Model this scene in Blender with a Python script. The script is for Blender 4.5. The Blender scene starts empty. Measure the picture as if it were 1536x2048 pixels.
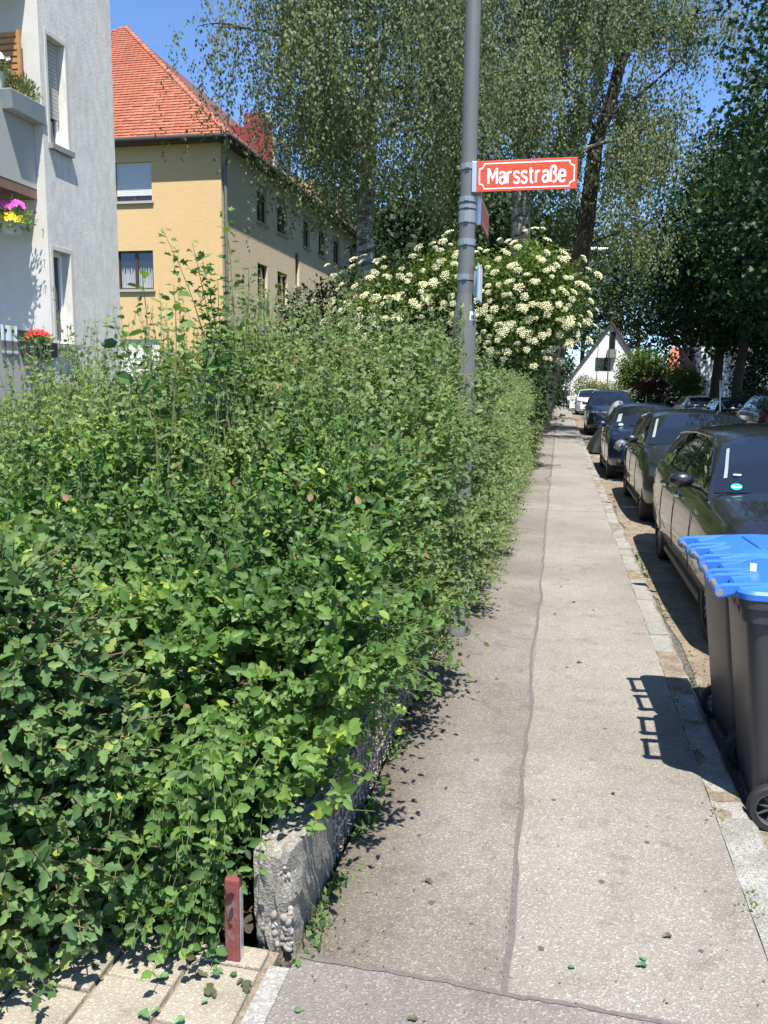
import bpy, bmesh, math, random
import numpy as np
from mathutils import Matrix, Vector

S = bpy.context.scene
COL = S.collection
R = math.radians
rng = np.random.default_rng(7)
random.seed(7)

# ------------------------------------------------------------------ camera
CAM_H = 1.70
def make_camera():
    F, vp, roll = 1650.0, (1120 - 768, 775 - 1024), R(0.8)
    c, s = math.cos(roll), math.sin(roll)
    u, v = vp[0]*c + vp[1]*s, -vp[0]*s + vp[1]*c
    th = math.atan(-v/F)
    a = math.atan(u*math.cos(th)/F)
    fwd = Vector((-math.sin(a)*math.cos(th), math.cos(a)*math.cos(th), -math.sin(th)))
    r0 = Vector((math.cos(a), math.sin(a), 0)); u0 = r0.cross(fwd)
    right = c*r0 + s*u0; up = c*u0 - s*r0
    cd = bpy.data.cameras.new('camera'); co = bpy.data.objects.new('camera', cd); COL.objects.link(co)
    cd.sensor_fit = 'VERTICAL'; cd.sensor_height = 36.0; cd.lens = F/2048*36.0
    cd.clip_start = 0.05; cd.clip_end = 2000
    m = Matrix((right, up, -fwd)).transposed().to_4x4(); m.translation = (0, 0, CAM_H)
    co.matrix_world = m
    S.camera = co
    return co
make_camera()

# ------------------------------------------------------------------ light
SUN = Vector((0.20, -0.43, 1.0)).normalized()
w = bpy.data.worlds.new('World'); S.world = w; w.use_nodes = True
nt = w.node_tree; bg = nt.nodes['Background']
sky = nt.nodes.new('ShaderNodeTexSky'); sky.sky_type = 'NISHITA'; sky.sun_disc = False
sky.sun_elevation = math.asin(SUN.z); sky.sun_rotation = math.atan2(SUN.x, SUN.y)
sky.air_density = 0.75; sky.dust_density = 0.15; sky.ozone_density = 8.0; sky.altitude = 500
nt.links.new(sky.outputs[0], bg.inputs[0]); bg.inputs[1].default_value = 0.12
sd = bpy.data.lights.new('sun', 'SUN'); sd.energy = 4.2; sd.angle = R(0.53); sd.color = (1.0, 0.96, 0.89)
so = bpy.data.objects.new('sun', sd); COL.objects.link(so)
so.rotation_euler = (-SUN).to_track_quat('-Z', 'Y').to_euler(); so.location = SUN*60
S.view_settings.view_transform = 'Standard'; S.view_settings.look = 'None'
S.view_settings.gamma = 1.0; S.view_settings.use_curve_mapping = False
S.view_settings.exposure = 1.2
S.render.engine = 'CYCLES'
cy = S.cycles
cy.max_bounces = 10; cy.diffuse_bounces = 6; cy.glossy_bounces = 3; cy.transmission_bounces = 4; cy.transparent_max_bounces = 4
cy.use_denoising = True
cy.sample_clamp_indirect = 6.0

# ------------------------------------------------------------------ material helpers
class NT:
    def __init__(s, name):
        s.m = bpy.data.materials.new(name); s.m.use_nodes = True
        s.t = s.m.node_tree; s.n = s.t.nodes; s.b = s.n['Principled BSDF']; s.out = s.n['Material Output']
        s.tc = None
    def new(s, t, **k):
        n = s.n.new(t)
        for a, v in k.items(): setattr(n, a, v)
        return n
    def link(s, a, b): s.t.links.new(a, b)
    def co(s, scale=(1, 1, 1)):
        if s.tc is None: s.tc = s.new('ShaderNodeTexCoord')
        mp = s.new('ShaderNodeMapping'); mp.inputs['Scale'].default_value = scale
        s.link(s.tc.outputs['Object'], mp.inputs['Vector']); return mp.outputs[0]
    def noise(s, scale=5, detail=4, rough=.6, sc=(1, 1, 1)):
        n = s.new('ShaderNodeTexNoise'); n.inputs['Scale'].default_value = scale; n.inputs['Detail'].default_value = detail
        n.inputs['Roughness'].default_value = rough; s.link(s.co(sc), n.inputs['Vector']); return n.outputs['Fac']
    def voro(s, scale=50, sc=(1, 1, 1), feature='F1', out='Color'):
        n = s.new('ShaderNodeTexVoronoi', feature=feature); n.inputs['Scale'].default_value = scale
        s.link(s.co(sc), n.inputs['Vector']); return n.outputs[out]
    def ramp(s, fac, stops):
        n = s.new('ShaderNodeValToRGB'); e = n.color_ramp.elements
        while len(e) < len(stops): e.new(.5)
        for i, (p, c) in enumerate(stops):
            e[i].position = p; e[i].color = tuple(c)+(1,) if len(c) == 3 else c
        s.link(fac, n.inputs[0]); return n.outputs[0]
    def mix(s, fac, a, b, mode='MIX'):
        n = s.new('ShaderNodeMixRGB', blend_type=mode)
        for v, k in ((fac, 0), (a, 1), (b, 2)):
            if hasattr(v, 'is_output'): s.link(v, n.inputs[k])
            elif k == 0: n.inputs[0].default_value = v
            else: n.inputs[k].default_value = tuple(v)+(1,)
        return n.outputs[0]
    def math(s, op, a, b=0.0):
        n = s.new('ShaderNodeMath', operation=op)
        for v, k in ((a, 0), (b, 1)):
            if hasattr(v, 'is_output'): s.link(v, n.inputs[k])
            else: n.inputs[k].default_value = v
        return n.outputs[0]
    def attr(s, name):
        n = s.new('ShaderNodeAttribute', attribute_name=name); return n.outputs['Fac']
    def objrand(s): return s.new('ShaderNodeObjectInfo').outputs['Random']
    def bump(s, h, strength=.3, dist=.01):
        n = s.new('ShaderNodeBump'); n.inputs['Strength'].default_value = strength; n.inputs['Distance'].default_value = dist
        s.link(h, n.inputs['Height']); s.link(n.outputs[0], s.b.inputs['Normal'])
    def col(s, c):
        if hasattr(c, 'is_output'): s.link(c, s.b.inputs['Base Color'])
        else: s.b.inputs['Base Color'].default_value = tuple(c)+(1,)
    def set(s, **k):
        for a, v in k.items():
            i = s.b.inputs[a.replace('_', ' ')]
            if hasattr(v, 'is_output'): s.link(v, i)
            else: i.default_value = v

MATS = {}
def plain(name, c, rough=.6, metal=0.0, coat=0.0, var=.12, scale=8, bump=0.0):
    if name in MATS: return MATS[name]
    k = NT(name)
    f = k.noise(scale, 3)
    k.col(k.mix(f, [x*(1-var) for x in c], [min(1, x*(1+var)) for x in c]))
    k.set(Roughness=rough, Metallic=metal); k.b.inputs['Coat Weight'].default_value = coat
    k.b.inputs['Coat Roughness'].default_value = .03
    if bump: k.bump(k.noise(scale*8, 4), bump, .004)
    MATS[name] = k.m; return k.m

def leaf_mat(name, stops, rough=.45, trans=.35, tcol=(1.45, 1.45, .5), objv=False, spec=.32):
    k = NT(name)
    f = k.objrand() if objv else k.attr('tint')
    c = k.ramp(f, stops)
    g = k.noise(60, 2); c = k.mix(.25, c, k.mix(g, (.5, .5, .5), (1, 1, 1)), 'MULTIPLY')
    k.col(c); k.set(Roughness=rough+.08); k.b.inputs['Specular IOR Level'].default_value = spec
    tr = k.new('ShaderNodeBsdfTranslucent'); k.link(k.mix(1.0, c, tcol, 'MULTIPLY'), tr.inputs[0])
    mx = k.new('ShaderNodeMixShader'); mx.inputs[0].default_value = trans
    k.link(k.b.outputs[0], mx.inputs[1]); k.link(tr.outputs[0], mx.inputs[2]); k.link(mx.outputs[0], k.out.inputs[0])
    MATS[name] = k.m; return k.m

def pavement_mat(name, lo, hi, blotch, cell=170, dirty=0.0):
    k = NT(name)
    v = k.voro(cell); sep = k.new('ShaderNodeSeparateColor'); k.link(v, sep.inputs[0])
    md = [(a+b)/2 for a, b in zip(lo, hi)]; c = k.ramp(sep.outputs[0], [(0, [a*.45+b*.55 for a, b in zip(lo, md)]), (.45, md), (.85, [a*.7+b*.3 for a, b in zip(hi, md)]), (1, [min(1, x*1.35) for x in hi])])
    n = k.ramp(k.noise(1.3, 5, .65), [(.3, blotch), (.62, (1, 1, 1))])
    c = k.mix(.8, c, n, 'MULTIPLY')
    st = k.ramp(k.noise(5.5, 4, .7), [(.34, (.62, .60, .57)), (.46, (1, 1, 1))])
    c = k.mix(.55, c, st, 'MULTIPLY')
    sp = k.ramp(k.noise(38, 2, .5), [(.25, (.35, .33, .3)), (.31, (1, 1, 1))])
    c = k.mix(.6, c, sp, 'MULTIPLY')
    if dirty:
        sx = k.new('ShaderNodeSeparateXYZ'); k.link(k.co(), sx.inputs[0])
        e = k.math('ADD', sx.outputs[0], k.math('MULTIPLY', k.noise(2.6, 5, .7), -.55))
        c = k.mix(dirty, c, k.ramp(k.math('ADD', e, 1.0), [(.02, (.5, .46, .39)), (.2, (.8, .77, .72)), (.38, (1, 1, 1))]), 'MULTIPLY')
    pt_ = k.ramp(k.noise(.55, 3, .5), [(.4, (.86, .85, .84)), (.56, (1.04, 1.03, 1.02))]); c = k.mix(1, c, pt_, 'MULTIPLY')
    k.col(c); k.set(Roughness=.85)
    k.bump(k.math('ADD', k.voro(cell, out='Distance'), k.math('MULTIPLY', k.noise(9, 3), .5)), .6, .004)
    MATS[name] = k.m; return k.m

M_walk_l = pavement_mat('walk_grey', (.14, .128, .11), (.27, .25, .22), (.62, .59, .55), dirty=.85)
M_walk_r = pavement_mat('walk_light', (.175, .16, .138), (.30, .274, .238), (.8, .79, .76))
M_walk_n = pavement_mat('walk_near', (.145, .133, .118), (.255, .234, .21), (.72, .7, .69))
M_paver = pavement_mat('paver_slab', (.30, .27, .215), (.42, .38, .31), (.75, .72, .65), 190)
M_conc = pavement_mat('grey_concrete', (.2, .2, .19), (.42, .41, .38), (.7, .7, .68), 120)
M_tar = plain('tar', (.14, .128, .115), .55, var=.5, scale=60, bump=.4)
def granite():
    k = NT('granite')
    v = k.voro(230); sep = k.new('ShaderNodeSeparateColor'); k.link(v, sep.inputs[0])
    c = k.ramp(sep.outputs[0], [(0, (.14, .14, .13)), (.3, (.28, .272, .25)), (1, (.44, .425, .395))])
    c = k.mix(.75, c, k.ramp(k.noise(7, 5, .7), [(.3, (.52, .50, .45)), (.65, (1, 1, .98))]), 'MULTIPLY')
    c = k.mix(.5, c, k.ramp(k.objrand(), [(0, (.72, .7, .66)), (1, (1, 1, 1))]), 'MULTIPLY')
    k.col(c); k.set(Roughness=.8); k.bump(k.noise(45, 5, .7), .6, .006); return k.m
M_granite = granite()
def road():
    k = NT('road_asphalt')
    v = k.voro(120); sep = k.new('ShaderNodeSeparateColor'); k.link(v, sep.inputs[0])
    c = k.ramp(sep.outputs[0], [(0, (.07, .066, .06)), (1, (.17, .16, .145))])
    c = k.mix(1, c, k.ramp(k.noise(.8, 5, .7), [(.3, (.6, .58, .56)), (.7, (1.0, 1, .97))]), 'MULTIPLY')
    k.col(c); k.set(Roughness=.85); k.bump(k.noise(80, 3), .4, .005); return k.m
M_road = road()
def dirt():
    k = NT('gutter_dirt')
    c = k.ramp(k.noise(7, 6, .75), [(.25, (.10, .078, .055)), (.42, (.18, .145, .105)), (.58, (.27, .225, .165)), (.8, (.2, .185, .16))])
    v = k.voro(90); sep = k.new('ShaderNodeSeparateColor'); k.link(v, sep.inputs[0])
    c = k.mix(.5, c, k.ramp(sep.outputs[1], [(0, (.45, .42, .38)), (1, (1.2, 1.15, 1.05))]), 'MULTIPLY')
    k.col(c); k.set(Roughness=.95); k.bump(k.noise(70, 5, .7), .8, .01); return k.m
M_dirt = dirt()
def soil():
    k = NT('garden_soil')
    c = k.ramp(k.noise(14, 6, .75), [(.3, (.03, .024, .016)), (.55, (.085, .065, .045)), (.75, (.15, .12, .085))])
    k.col(c); k.set(Roughness=1); k.bump(k.noise(50, 5, .7), .9, .02); return k.m
M_soil = soil()
def lawn():
    k = NT('lawn')
    c = k.ramp(k.noise(3, 6, .75), [(.3, (.03, .055, .015)), (.6, (.06, .1, .03)), (.8, (.11, .13, .05))])
    k.col(c); k.set(Roughness=1); k.bump(k.noise(60, 5, .7), 1, .03); return k.m
M_lawn = lawn()
def plaster(name, c, streak=(1, 1, 1), var=.12, bs=30, bsc=(1, 1, 1), bst=.5, dist=.012):
    k = NT(name)
    f = k.noise(2.2, 6, .7, streak)
    cc = k.mix(f, [x*(1-2*var) for x in c], [min(1, x*(1+var)) for x in c])
    f2 = k.ramp(k.noise(9, 5, .7, streak), [(.3, [1-var*1.6]*3), (.65, (1, 1, 1))])
    cc = k.mix(1, cc, f2, 'MULTIPLY')
    k.col(cc); k.set(Roughness=.9); k.bump(k.noise(bs, 4, .6, bsc), bst, dist)
    MATS[name] = k.m; return k.m
M_wplaster = plaster('white_plaster', (.75, .715, .645), (1, 1, .45), .15, 40, (1, 1, .5), .32, .012)
M_wplaster2 = plaster('smooth_white_plaster', (.58, .555, .50), (1, 1, 1), .05, 60, (1, 1, 1), .2, .004)
M_yplaster = plaster('yellow_plaster', (.68, .475, .235), (1, 1, 1.3), .05, 13, (.7, .7, 1.5), .22, .02)
M_gable = plaster('bright_white_plaster', (.85, .84, .81), (1, 1, 1), .03, 20, (1, 1, 1), .2, .01)
def tiles(name, a, b):
    k = NT(name)
    c = k.mix(k.objrand(), a, b)
    c = k.mix(.7, c, k.ramp(k.noise(1.7, 6, .75), [(.3, (.55, .5, .48)), (.6, (1, 1, 1))]), 'MULTIPLY')
    c = k.mix(.6, c, k.ramp(k.noise(22, 3, .7), [(.32, (.6, .55, .5)), (.5, (1, 1, 1))]), 'MULTIPLY')
    k.col(c); k.set(Roughness=.75); k.bump(k.noise(60, 3), .3, .004); return k.m
M_tile = tiles('orange_tile', (.33, .098, .05), (.52, .18, .10))
M_tile_d = tiles('dark_red_tile', (.13, .055, .042), (.17, .07, .05))
M_zinc = plain('zinc_brown', (.075, .06, .052), .5, .2)
M_pole = plain('grey_pole_paint', (.125, .125, .12), .5, .0, 0, .14, 6, .08)
M_band = plain('steel_band', (.33, .33, .32), .4, .6)
M_red = plain('sign_red', (.60, .062, .018), .5, 0, 0, .04)
M_white = plain('white_paint', (.82, .81, .79), .4, 0, .1, .03)
M_dkplate = plain('glancing_sign_red', (.33, .1, .065), .5, .1)  # sign red darkened and browned to carry sunlight glancing along the plate
M_alu = plain('aluminium', (.6, .61, .62), .35, .7)
M_blueplate = plain('blue_plate', (.2, .34, .46), .35, .1)
M_bin = plain('bin_plastic', (.040, .041, .044), .42, 0, 0, .2, 5, .12)
M_lid = plain('blue_lid', (.035, .16, .56), .4, 0, .1, .1, 6)
M_rubber = plain('rubber', (.018, .018, .018), .75)
M_rim = plain('alloy', (.28, .28, .29), .3, .8)
M_dkrim = plain('black_alloy', (.05, .05, .052), .3, .6)
M_hub = plain('grey_wheel_plastic', (.07, .07, .075), .45)
M_trim = plain('black_trim', (.012, .012, .013), .45)
M_chrome = plain('chrome', (.75, .75, .76), .12, 1.0, 0, .02)
def glassy(name, c, rough=.03):
    k = NT(name); k.col(c); k.set(Roughness=rough); k.b.inputs['Coat Weight'].default_value = 1; k.b.inputs['Coat Roughness'].default_value = .02
    k.b.inputs['Specular IOR Level'].default_value = .6
    MATS[name] = k.m; return k.m
M_glass = glassy('car_glass', (.008, .011, .014))
M_wglass = glassy('window_glass', (.02, .022, .025))
M_lamp = glassy('headlamp_glass', (.15, .16, .17), .08)
M_tail = glassy('tail_lamp', (.35, .012, .01), .1)
def paint(name, c, metal=.25, rough=.28, dust=.1):
    k = NT(name)
    d = k.ramp(k.noise(70, 4, .75), [(.52, (0, 0, 0)), (.75, (1, 1, 1))])
    cc = k.mix(k.math('MULTIPLY', d, dust), c, (.3, .24, .17))
    k.col(cc); k.set(Metallic=metal, Roughness=k.math('ADD', k.math('MULTIPLY', d, .3), rough))
    k.b.inputs['Coat Weight'].default_value = 1; k.b.inputs['Coat Roughness'].default_value = .04
    MATS[name] = k.m; return k.m
M_black = paint('black_paint', (.008, .008, .010), .1, .34, .12)
M_black2 = paint('black_green_paint', (.009, .012, .013), .1, .34, .06)
M_navy = paint('navy_paint', (.012, .022, .07), .35, .3, .08)
M_carw = paint('white_car_paint', (.78, .79, .8), 0, .3, .03)
M_silver = paint('silver_green_paint', (.3, .32, .32), .6, .3, .03)
M_dkblue = paint('dark_blue_paint', (.012, .016, .03), .3, .3, .03)
M_bark = plain('dark_bark', (.055, .045, .035), .95, 0, 0, .5, 6, .9)
def birchbark():
    k = NT('birch_bark')
    c = k.ramp(k.noise(3, 5, .75, (1, 1, 2.5)), [(.42, (.03, .027, .024)), (.5, (.2, .19, .17)), (.62, (.42, .4, .37))])
    k.col(c); k.set(Roughness=.85); k.bump(k.noise(14, 4, .7, (1, 1, 2)), .7, .03); return k.m
M_birch = birchbark()
M_twig = plain('twig_bark', (.16, .105, .06), .85, 0, 0, .3, 20)
M_gtwig = plain('green_twig', (.13, .15, .06), .8, 0, 0, .3, 20)
M_wood = plain('honey_wood', (.42, .2, .065), .6, 0, 0, .25, 9)
def redpost():
    k = NT('weathered_red_paint')
    c = k.ramp(k.noise(16, 6, .75, (1, 1, .5)), [(.40, (.16, .10, .085)), (.47, (.17, .04, .035)), (.7, (.23, .06, .052))])
    k.col(c); k.set(Roughness=.8); k.bump(k.noise(40, 4), .5, .004); return k.m
M_redpost = redpost()

# ------------------------------------------------------------------ object helpers
def thing(name, label, cat, loc=(0, 0, 0), rotz=0, group=None):
    o = bpy.data.objects.new(name, None); COL.objects.link(o); o.empty_display_size = .1
    o.location = loc; o.rotation_euler = (0, 0, rotz); o['label'] = label; o['category'] = cat
    if group: o['group'] = group
    return o
def tag(o, label, cat, group=None):
    o['label'] = label; o['category'] = cat
    if group: o['group'] = group
    return o

class MB:
    def __init__(s): s.v = []; s.f = []; s.n = 0
    def add(s, v, f):
        v = [tuple(map(float, p)) for p in v]
        s.v += v; s.f += [tuple(i+s.n for i in q) for q in f]; s.n += len(v); return s
    def box(s, a, b):
        (x0, y0, z0), (x1, y1, z1) = a, b
        return s.add([(x0, y0, z0), (x1, y0, z0), (x1, y1, z0), (x0, y1, z0), (x0, y0, z1), (x1, y0, z1), (x1, y1, z1), (x0, y1, z1)],
                     [(0, 3, 2, 1), (4, 5, 6, 7), (0, 1, 5, 4), (1, 2, 6, 5), (2, 3, 7, 6), (3, 0, 4, 7)])
    def tube(s, pts, rad, n=8, cap=True):
        pts = [Vector(p) for p in pts]
        if not hasattr(rad, '__len__'): rad = [rad]*len(pts)
        V = []; Fc = []
        ref = None
        for i, p in enumerate(pts):
            t = (pts[min(i+1, len(pts)-1)] - pts[max(i-1, 0)]).normalized()
            if ref is None:
                ref = Vector((1, 0, 0)) if abs(t.x) < .8 else Vector((0, 1, 0))
            a = (ref - t*ref.dot(t)).normalized(); b = t.cross(a); ref = a
            for k in range(n):
                an = 2*math.pi*k/n; V.append(p + (a*math.cos(an) + b*math.sin(an))*rad[i])
        for i in range(len(pts)-1):
            for k in range(n):
                k2 = (k+1) % n; Fc.append((i*n+k, i*n+k2, (i+1)*n+k2, (i+1)*n+k))
        if cap:
            Fc.append(tuple(reversed(range(n)))); Fc.append(tuple((len(pts)-1)*n+k for k in range(n)))
        return s.add(V, Fc)
    def lathe(s, prof, c=(0, 0, 0), axis='z', n=24, closed=False):
        V = []; Fc = []
        for (r, h) in prof:
            for k in range(n):
                a = 2*math.pi*k/n; x, y = r*math.cos(a), r*math.sin(a)
                p = (x, y, h) if axis == 'z' else ((h, x, y) if axis == 'x' else (y, h, x))
                V.append((p[0]+c[0], p[1]+c[1], p[2]+c[2]))
        m = len(prof)
        for i in range(m if closed else m-1):
            for k in range(n):
                k2 = (k+1) % n; j = (i+1) % m
                Fc.append((i*n+k, i*n+k2, j*n+k2, j*n+k))
        return s.add(V, Fc)
    def prism(s, poly, d):          # poly: 3-D points, d: extrude vector
        n = len(poly); d = Vector(d)
        V = [Vector(p) for p in poly] + [Vector(p)+d for p in poly]
        Fc = [tuple(reversed(range(n))), tuple(range(n, 2*n))] + [(i, (i+1) % n, n+(i+1) % n, n+i) for i in range(n)]
        return s.add(V, Fc)
    def mesh(s, name, smooth=False, fix=True):
        me = bpy.data.meshes.new(name); me.from_pydata(s.v, [], s.f)
        if fix:
            bm = bmesh.new(); bm.from_mesh(me); bmesh.ops.recalc_face_normals(bm, faces=bm.faces); bm.to_mesh(me); bm.free()
        if smooth: me.polygons.foreach_set('use_smooth', [True]*len(me.polygons))
        me.update(); return me
    def build(s, name, mat, parent=None, smooth=False, loc=None, bevel=0, world=False, seg=2, ang=35):
        me = s.mesh(name, smooth)
        return place(name, me, mat, parent, loc, bevel, world, seg, smooth, ang)

def place(name, me, mat, parent=None, loc=None, bevel=0, world=False, seg=2, smooth=False, ang=35):
    o = bpy.data.objects.new(name, me); COL.objects.link(o)
    if mat and not me.materials: me.materials.append(mat)
    if parent: o.parent = parent
    if world and parent:
        o.location = -parent.location
    elif loc is not None: o.location = loc
    if bevel:
        b = o.modifiers.new('bevel', 'BEVEL'); b.width = bevel; b.segments = seg; b.limit_method = 'ANGLE'; b.angle_limit = R(30)
    if smooth:
        try: me.set_sharp_from_angle(angle=R(ang))
        except Exception: pass
    return o
def structure(name, mb, mat, **k):
    o = mb.build(name, mat, None, **k); o['kind'] = 'structure'; return o
def copy_tree(o, parent=None, loc=None, rotz=None):
    c = o.copy(); COL.objects.link(c)
    if parent: c.parent = parent
    if loc is not None: c.location = loc
    if rotz is not None: c.rotation_euler = (0, 0, rotz)
    for ch in list(o.children): copy_tree(ch, c)
    return c

def big_mesh(name, V, Fidx, mat, parent=None, tint=None, world=True, smooth=False):
    """V (n,3), Fidx (m,k) equal-size faces"""
    me = bpy.data.meshes.new(name); n, m, k = len(V), len(Fidx), Fidx.shape[1]
    me.vertices.add(n); me.vertices.foreach_set('co', np.ascontiguousarray(V, dtype=np.float32).ravel())
    me.loops.add(m*k); me.loops.foreach_set('vertex_index', np.ascontiguousarray(Fidx, dtype=np.int32).ravel())
    me.polygons.add(m); me.polygons.foreach_set('loop_start', np.arange(0, m*k, k, dtype=np.int32))
    if smooth: me.polygons.foreach_set('use_smooth', np.ones(m, dtype=bool))
    if tint is not None:
        a = me.attributes.new('tint', 'FLOAT', 'POINT'); a.data.foreach_set('value', tint.astype(np.float32))
    me.update(calc_edges=True)
    return place(name, me, mat, parent, world=world)

def nrm(a): return a/np.maximum(np.linalg.norm(a, axis=-1, keepdims=True), 1e-9)
# leaf templates: (x across, y along, z lift), triangles
T_DIAM = (np.array([(0, 0, 0), (-.5, .5, .06), (.5, .5, .06), (0, 1, -.05)]), np.array([(0, 2, 1), (1, 2, 3)]))
T_OVAL = (np.array([(0, 0, 0), (-.42, .28, .07), (.42, .28, .07), (0, .45, -.03), (-.4, .68, .06), (.4, .68, .06), (0, 1, -.1)]),
          np.array([(0, 3, 1), (0, 2, 3), (1, 3, 4), (3, 2, 5), (4, 3, 6), (3, 5, 6)]))
T_LOBE = (np.array([(0, 0, 0), (-.38, .12, .05), (.38, .12, .05), (-.5, .42, .1), (.5, .42, .1), (-.28, .5, .05), (.28, .5, .05), (0, .5, -.03), (-.34, .76, .06), (.34, .76, .06), (0, 1, -.12)]),
          np.array([(0, 7, 1), (0, 2, 7), (1, 7, 5), (1, 5, 3), (2, 6, 7), (2, 4, 6), (7, 8, 5), (7, 6, 9), (7, 10, 8), (7, 9, 10)]))
T_MAPLE = (np.array([(0, 0, 0), (-.55, .1, .03), (.55, .1, .03), (-.3, .35, 0), (.3, .35, 0), (-.6, .62, .06), (.6, .62, .06), (-.2, .62, 0), (.2, .62, 0), (0, 1, -.08), (0, .3, -.03)]),
           np.array([(0, 10, 1), (0, 2, 10), (1, 10, 3), (2, 4, 10), (3, 7, 5), (3, 10, 7), (4, 6, 8), (4, 8, 10), (7, 10, 9), (10, 8, 9)]))
def leaves(P, D, N, L, Wd, T):
    """P,D,N (n,3) L,Wd (n,) -> V,F"""
    tv, tf = T; D = nrm(D); Sd = nrm(np.cross(D, N)); N = np.cross(Sd, D)
    V = (P[:, None, :] + tv[None, :, 1:2]*(L[:, None, None]*D[:, None, :]) + tv[None, :, 0:1]*(Wd[:, None, None]*Sd[:, None, :])
         + tv[None, :, 2:3]*(L[:, None, None]*N[:, None, :]))
    n, k = len(P), len(tv)
    Fx = tf[None] + (np.arange(n)*k)[:, None, None]
    return V.reshape(-1, 3), Fx.reshape(-1, 3)
def foliage(name, P, D, N, L, Wd, T, tint, mat, parent, world=True):
    V, Fx = leaves(P, D, N, L, Wd, T)
    return big_mesh(name, V, Fx, mat, parent, np.repeat(tint, len(T[0])), world)
def tube_arrays(A, B, r0, r1):
    """many straight 3-sided twigs A->B"""
    t = nrm(B-A); ref = np.where(np.abs(t[:, :1]) < .8, np.array([[1., 0, 0]]), np.array([[0, 1., 0]]))
    a = nrm(np.cross(t, ref)); b = np.cross(t, a)
    V = []
    for Pn, r in ((A, r0), (B, r1)):
        for k in range(3):
            an = 2*math.pi*k/3; V.append(Pn + (a*math.cos(an)+b*math.sin(an))*np.reshape(r, (-1, 1)))
    V = np.stack(V, 1); n = len(A)
    f = np.array([(0, 1, 4, 3), (1, 2, 5, 4), (2, 0, 3, 5)])
    return V.reshape(-1, 3), (f[None]+(np.arange(n)*6)[:, None, None]).reshape(-1, 4)
def rand_dirs(n): return nrm(rng.normal(size=(n, 3)))
UP = np.array([0., 0, 1.])

# ================================================================== GROUND
GZ = -0.07
g = MB().add([(-400, -60, GZ-.03), (400, -60, GZ-.03), (400, 700, GZ-.03), (-400, 700, GZ-.03)], [(0, 1, 2, 3)])
structure('ground', g, M_lawn)
def sheet(x0, x1, y0, y1, z, ny=1, wob=0.0, seed=0):
    r = random.Random(seed); V = []; Fc = []
    for i in range(ny+1):
        y = y0+(y1-y0)*i/ny
        V += [(x0+r.uniform(-wob, wob), y, z), (x1+r.uniform(-wob, wob), y, z)]
    for i in range(ny): Fc.append((2*i, 2*i+1, 2*i+3, 2*i+2))
    return MB().add(V, Fc)
structure('road', sheet(.83, 8.6, -12, 95, GZ), M_road)
structure('roadside_dirt', sheet(.83, 1.34, -12, 62, GZ+.006, 120, .10, 3), M_dirt)
structure('side_road', MB().add([(-60, 95, GZ-.004), (80, 95, GZ-.004), (80, 101, GZ-.004), (-60, 101, GZ-.004)], [(0, 1, 2, 3)]), M_road)
KX = 0.69
structure('pavement_verge_strip', sheet(-.70, -.078, 2.14, 95, -.001), M_walk_l)
structure('pavement', sheet(-.078, KX, 2.14, 95, -.001), M_walk_r)
structure('pavement_foreground', sheet(-.70, KX, -8, 2.14, -.001), M_walk_n)
structure('pavement_base', MB().box((-.70, -8, -.3), (KX, 95, -.012)), M_conc)
structure('pavement_far_side', MB().box((8.75, -12, -.3), (10.6, 95, 0.0)), M_walk_l)
structure('far_kerb', MB().box((8.6, -12, -.3), (8.746, 95, 0.01)), M_granite)
structure('garden_soil', MB().add([(-12, 2.19, .02), (-.86, 2.19, .02), (-.86, 14, .06), (-12, 14, .06)], [(0, 1, 2, 3)]), M_soil)

def ribbon(pts, wd, z=0.0, closed=False):
    """flat ribbon in xy"""
    P = np.array(pts, float); n = len(P)
    wd = np.broadcast_to(np.array(wd, float), (n,))
    V = []
    for i in range(n):
        if closed: a, b = P[(i-1) % n], P[(i+1) % n]
        else: a, b = P[max(i-1, 0)], P[min(i+1, n-1)]
        d1 = P[i]-a; d2 = b-P[i]
        d1 = d1/np.linalg.norm(d1) if np.linalg.norm(d1) > 1e-9 else None
        d2 = d2/np.linalg.norm(d2) if np.linalg.norm(d2) > 1e-9 else None
        if d1 is None: d1 = d2
        if d2 is None: d2 = d1
        t = d1+d2; t /= np.linalg.norm(t); nn = np.array([-t[1], t[0]])
        m = 1/max(.45, float(np.dot(nn, [-d1[1], d1[0]])))
        V += [tuple(P[i]+nn*wd[i]/2*m)+(z,), tuple(P[i]-nn*wd[i]/2*m)+(z,)]
    Fc = [(2*i, 2*i+1, (2*i+3) % (2*n), (2*i+2) % (2*n)) for i in range(n if closed else n-1)]
    return V, Fc
# tar-filled joints, a wandering line along and one across
def wander(a, b, n, amp, seed):
    r = random.Random(seed); out = []; off = 0
    for i in range(n+1):
        t = i/n; off = off*.75 + r.uniform(-amp, amp)
        out.append((a[0]+(b[0]-a[0])*t + (off if a[0] == b[0] or abs(a[1]-b[1]) > 5 else r.uniform(-.002, .002)),
                    a[1]+(b[1]-a[1])*t + (off if abs(a[1]-b[1]) < 5 else 0)))
    return out
r_ = random.Random(5)
p1 = wander((-.078, 2.14), (-.105, 15.2), 110, .009, 11)
structure('tar_joint_along', MB().add(*ribbon(p1, [r_.uniform(.013, .024) for _ in p1], .001)), M_tar)
p1b = [(-.105, 15.2), (-.16, 15.6), (-.21, 15.75), (-.16, 15.9), (-.10, 16.3)] + wander((-.10, 16.5), (-.11, 60), 120, .006, 12)
structure('tar_joint_far', MB().add(*ribbon(p1b, [r_.uniform(.02, .034) for _ in p1b], .0025)), M_tar)
p2 = wander((-.70, 2.155), (KX, 2.115), 60, .004, 13)
structure('tar_joint_across', MB().add(*ribbon(p2, [r_.uniform(.012, .02) for _ in p2], .002)), M_tar)
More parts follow.
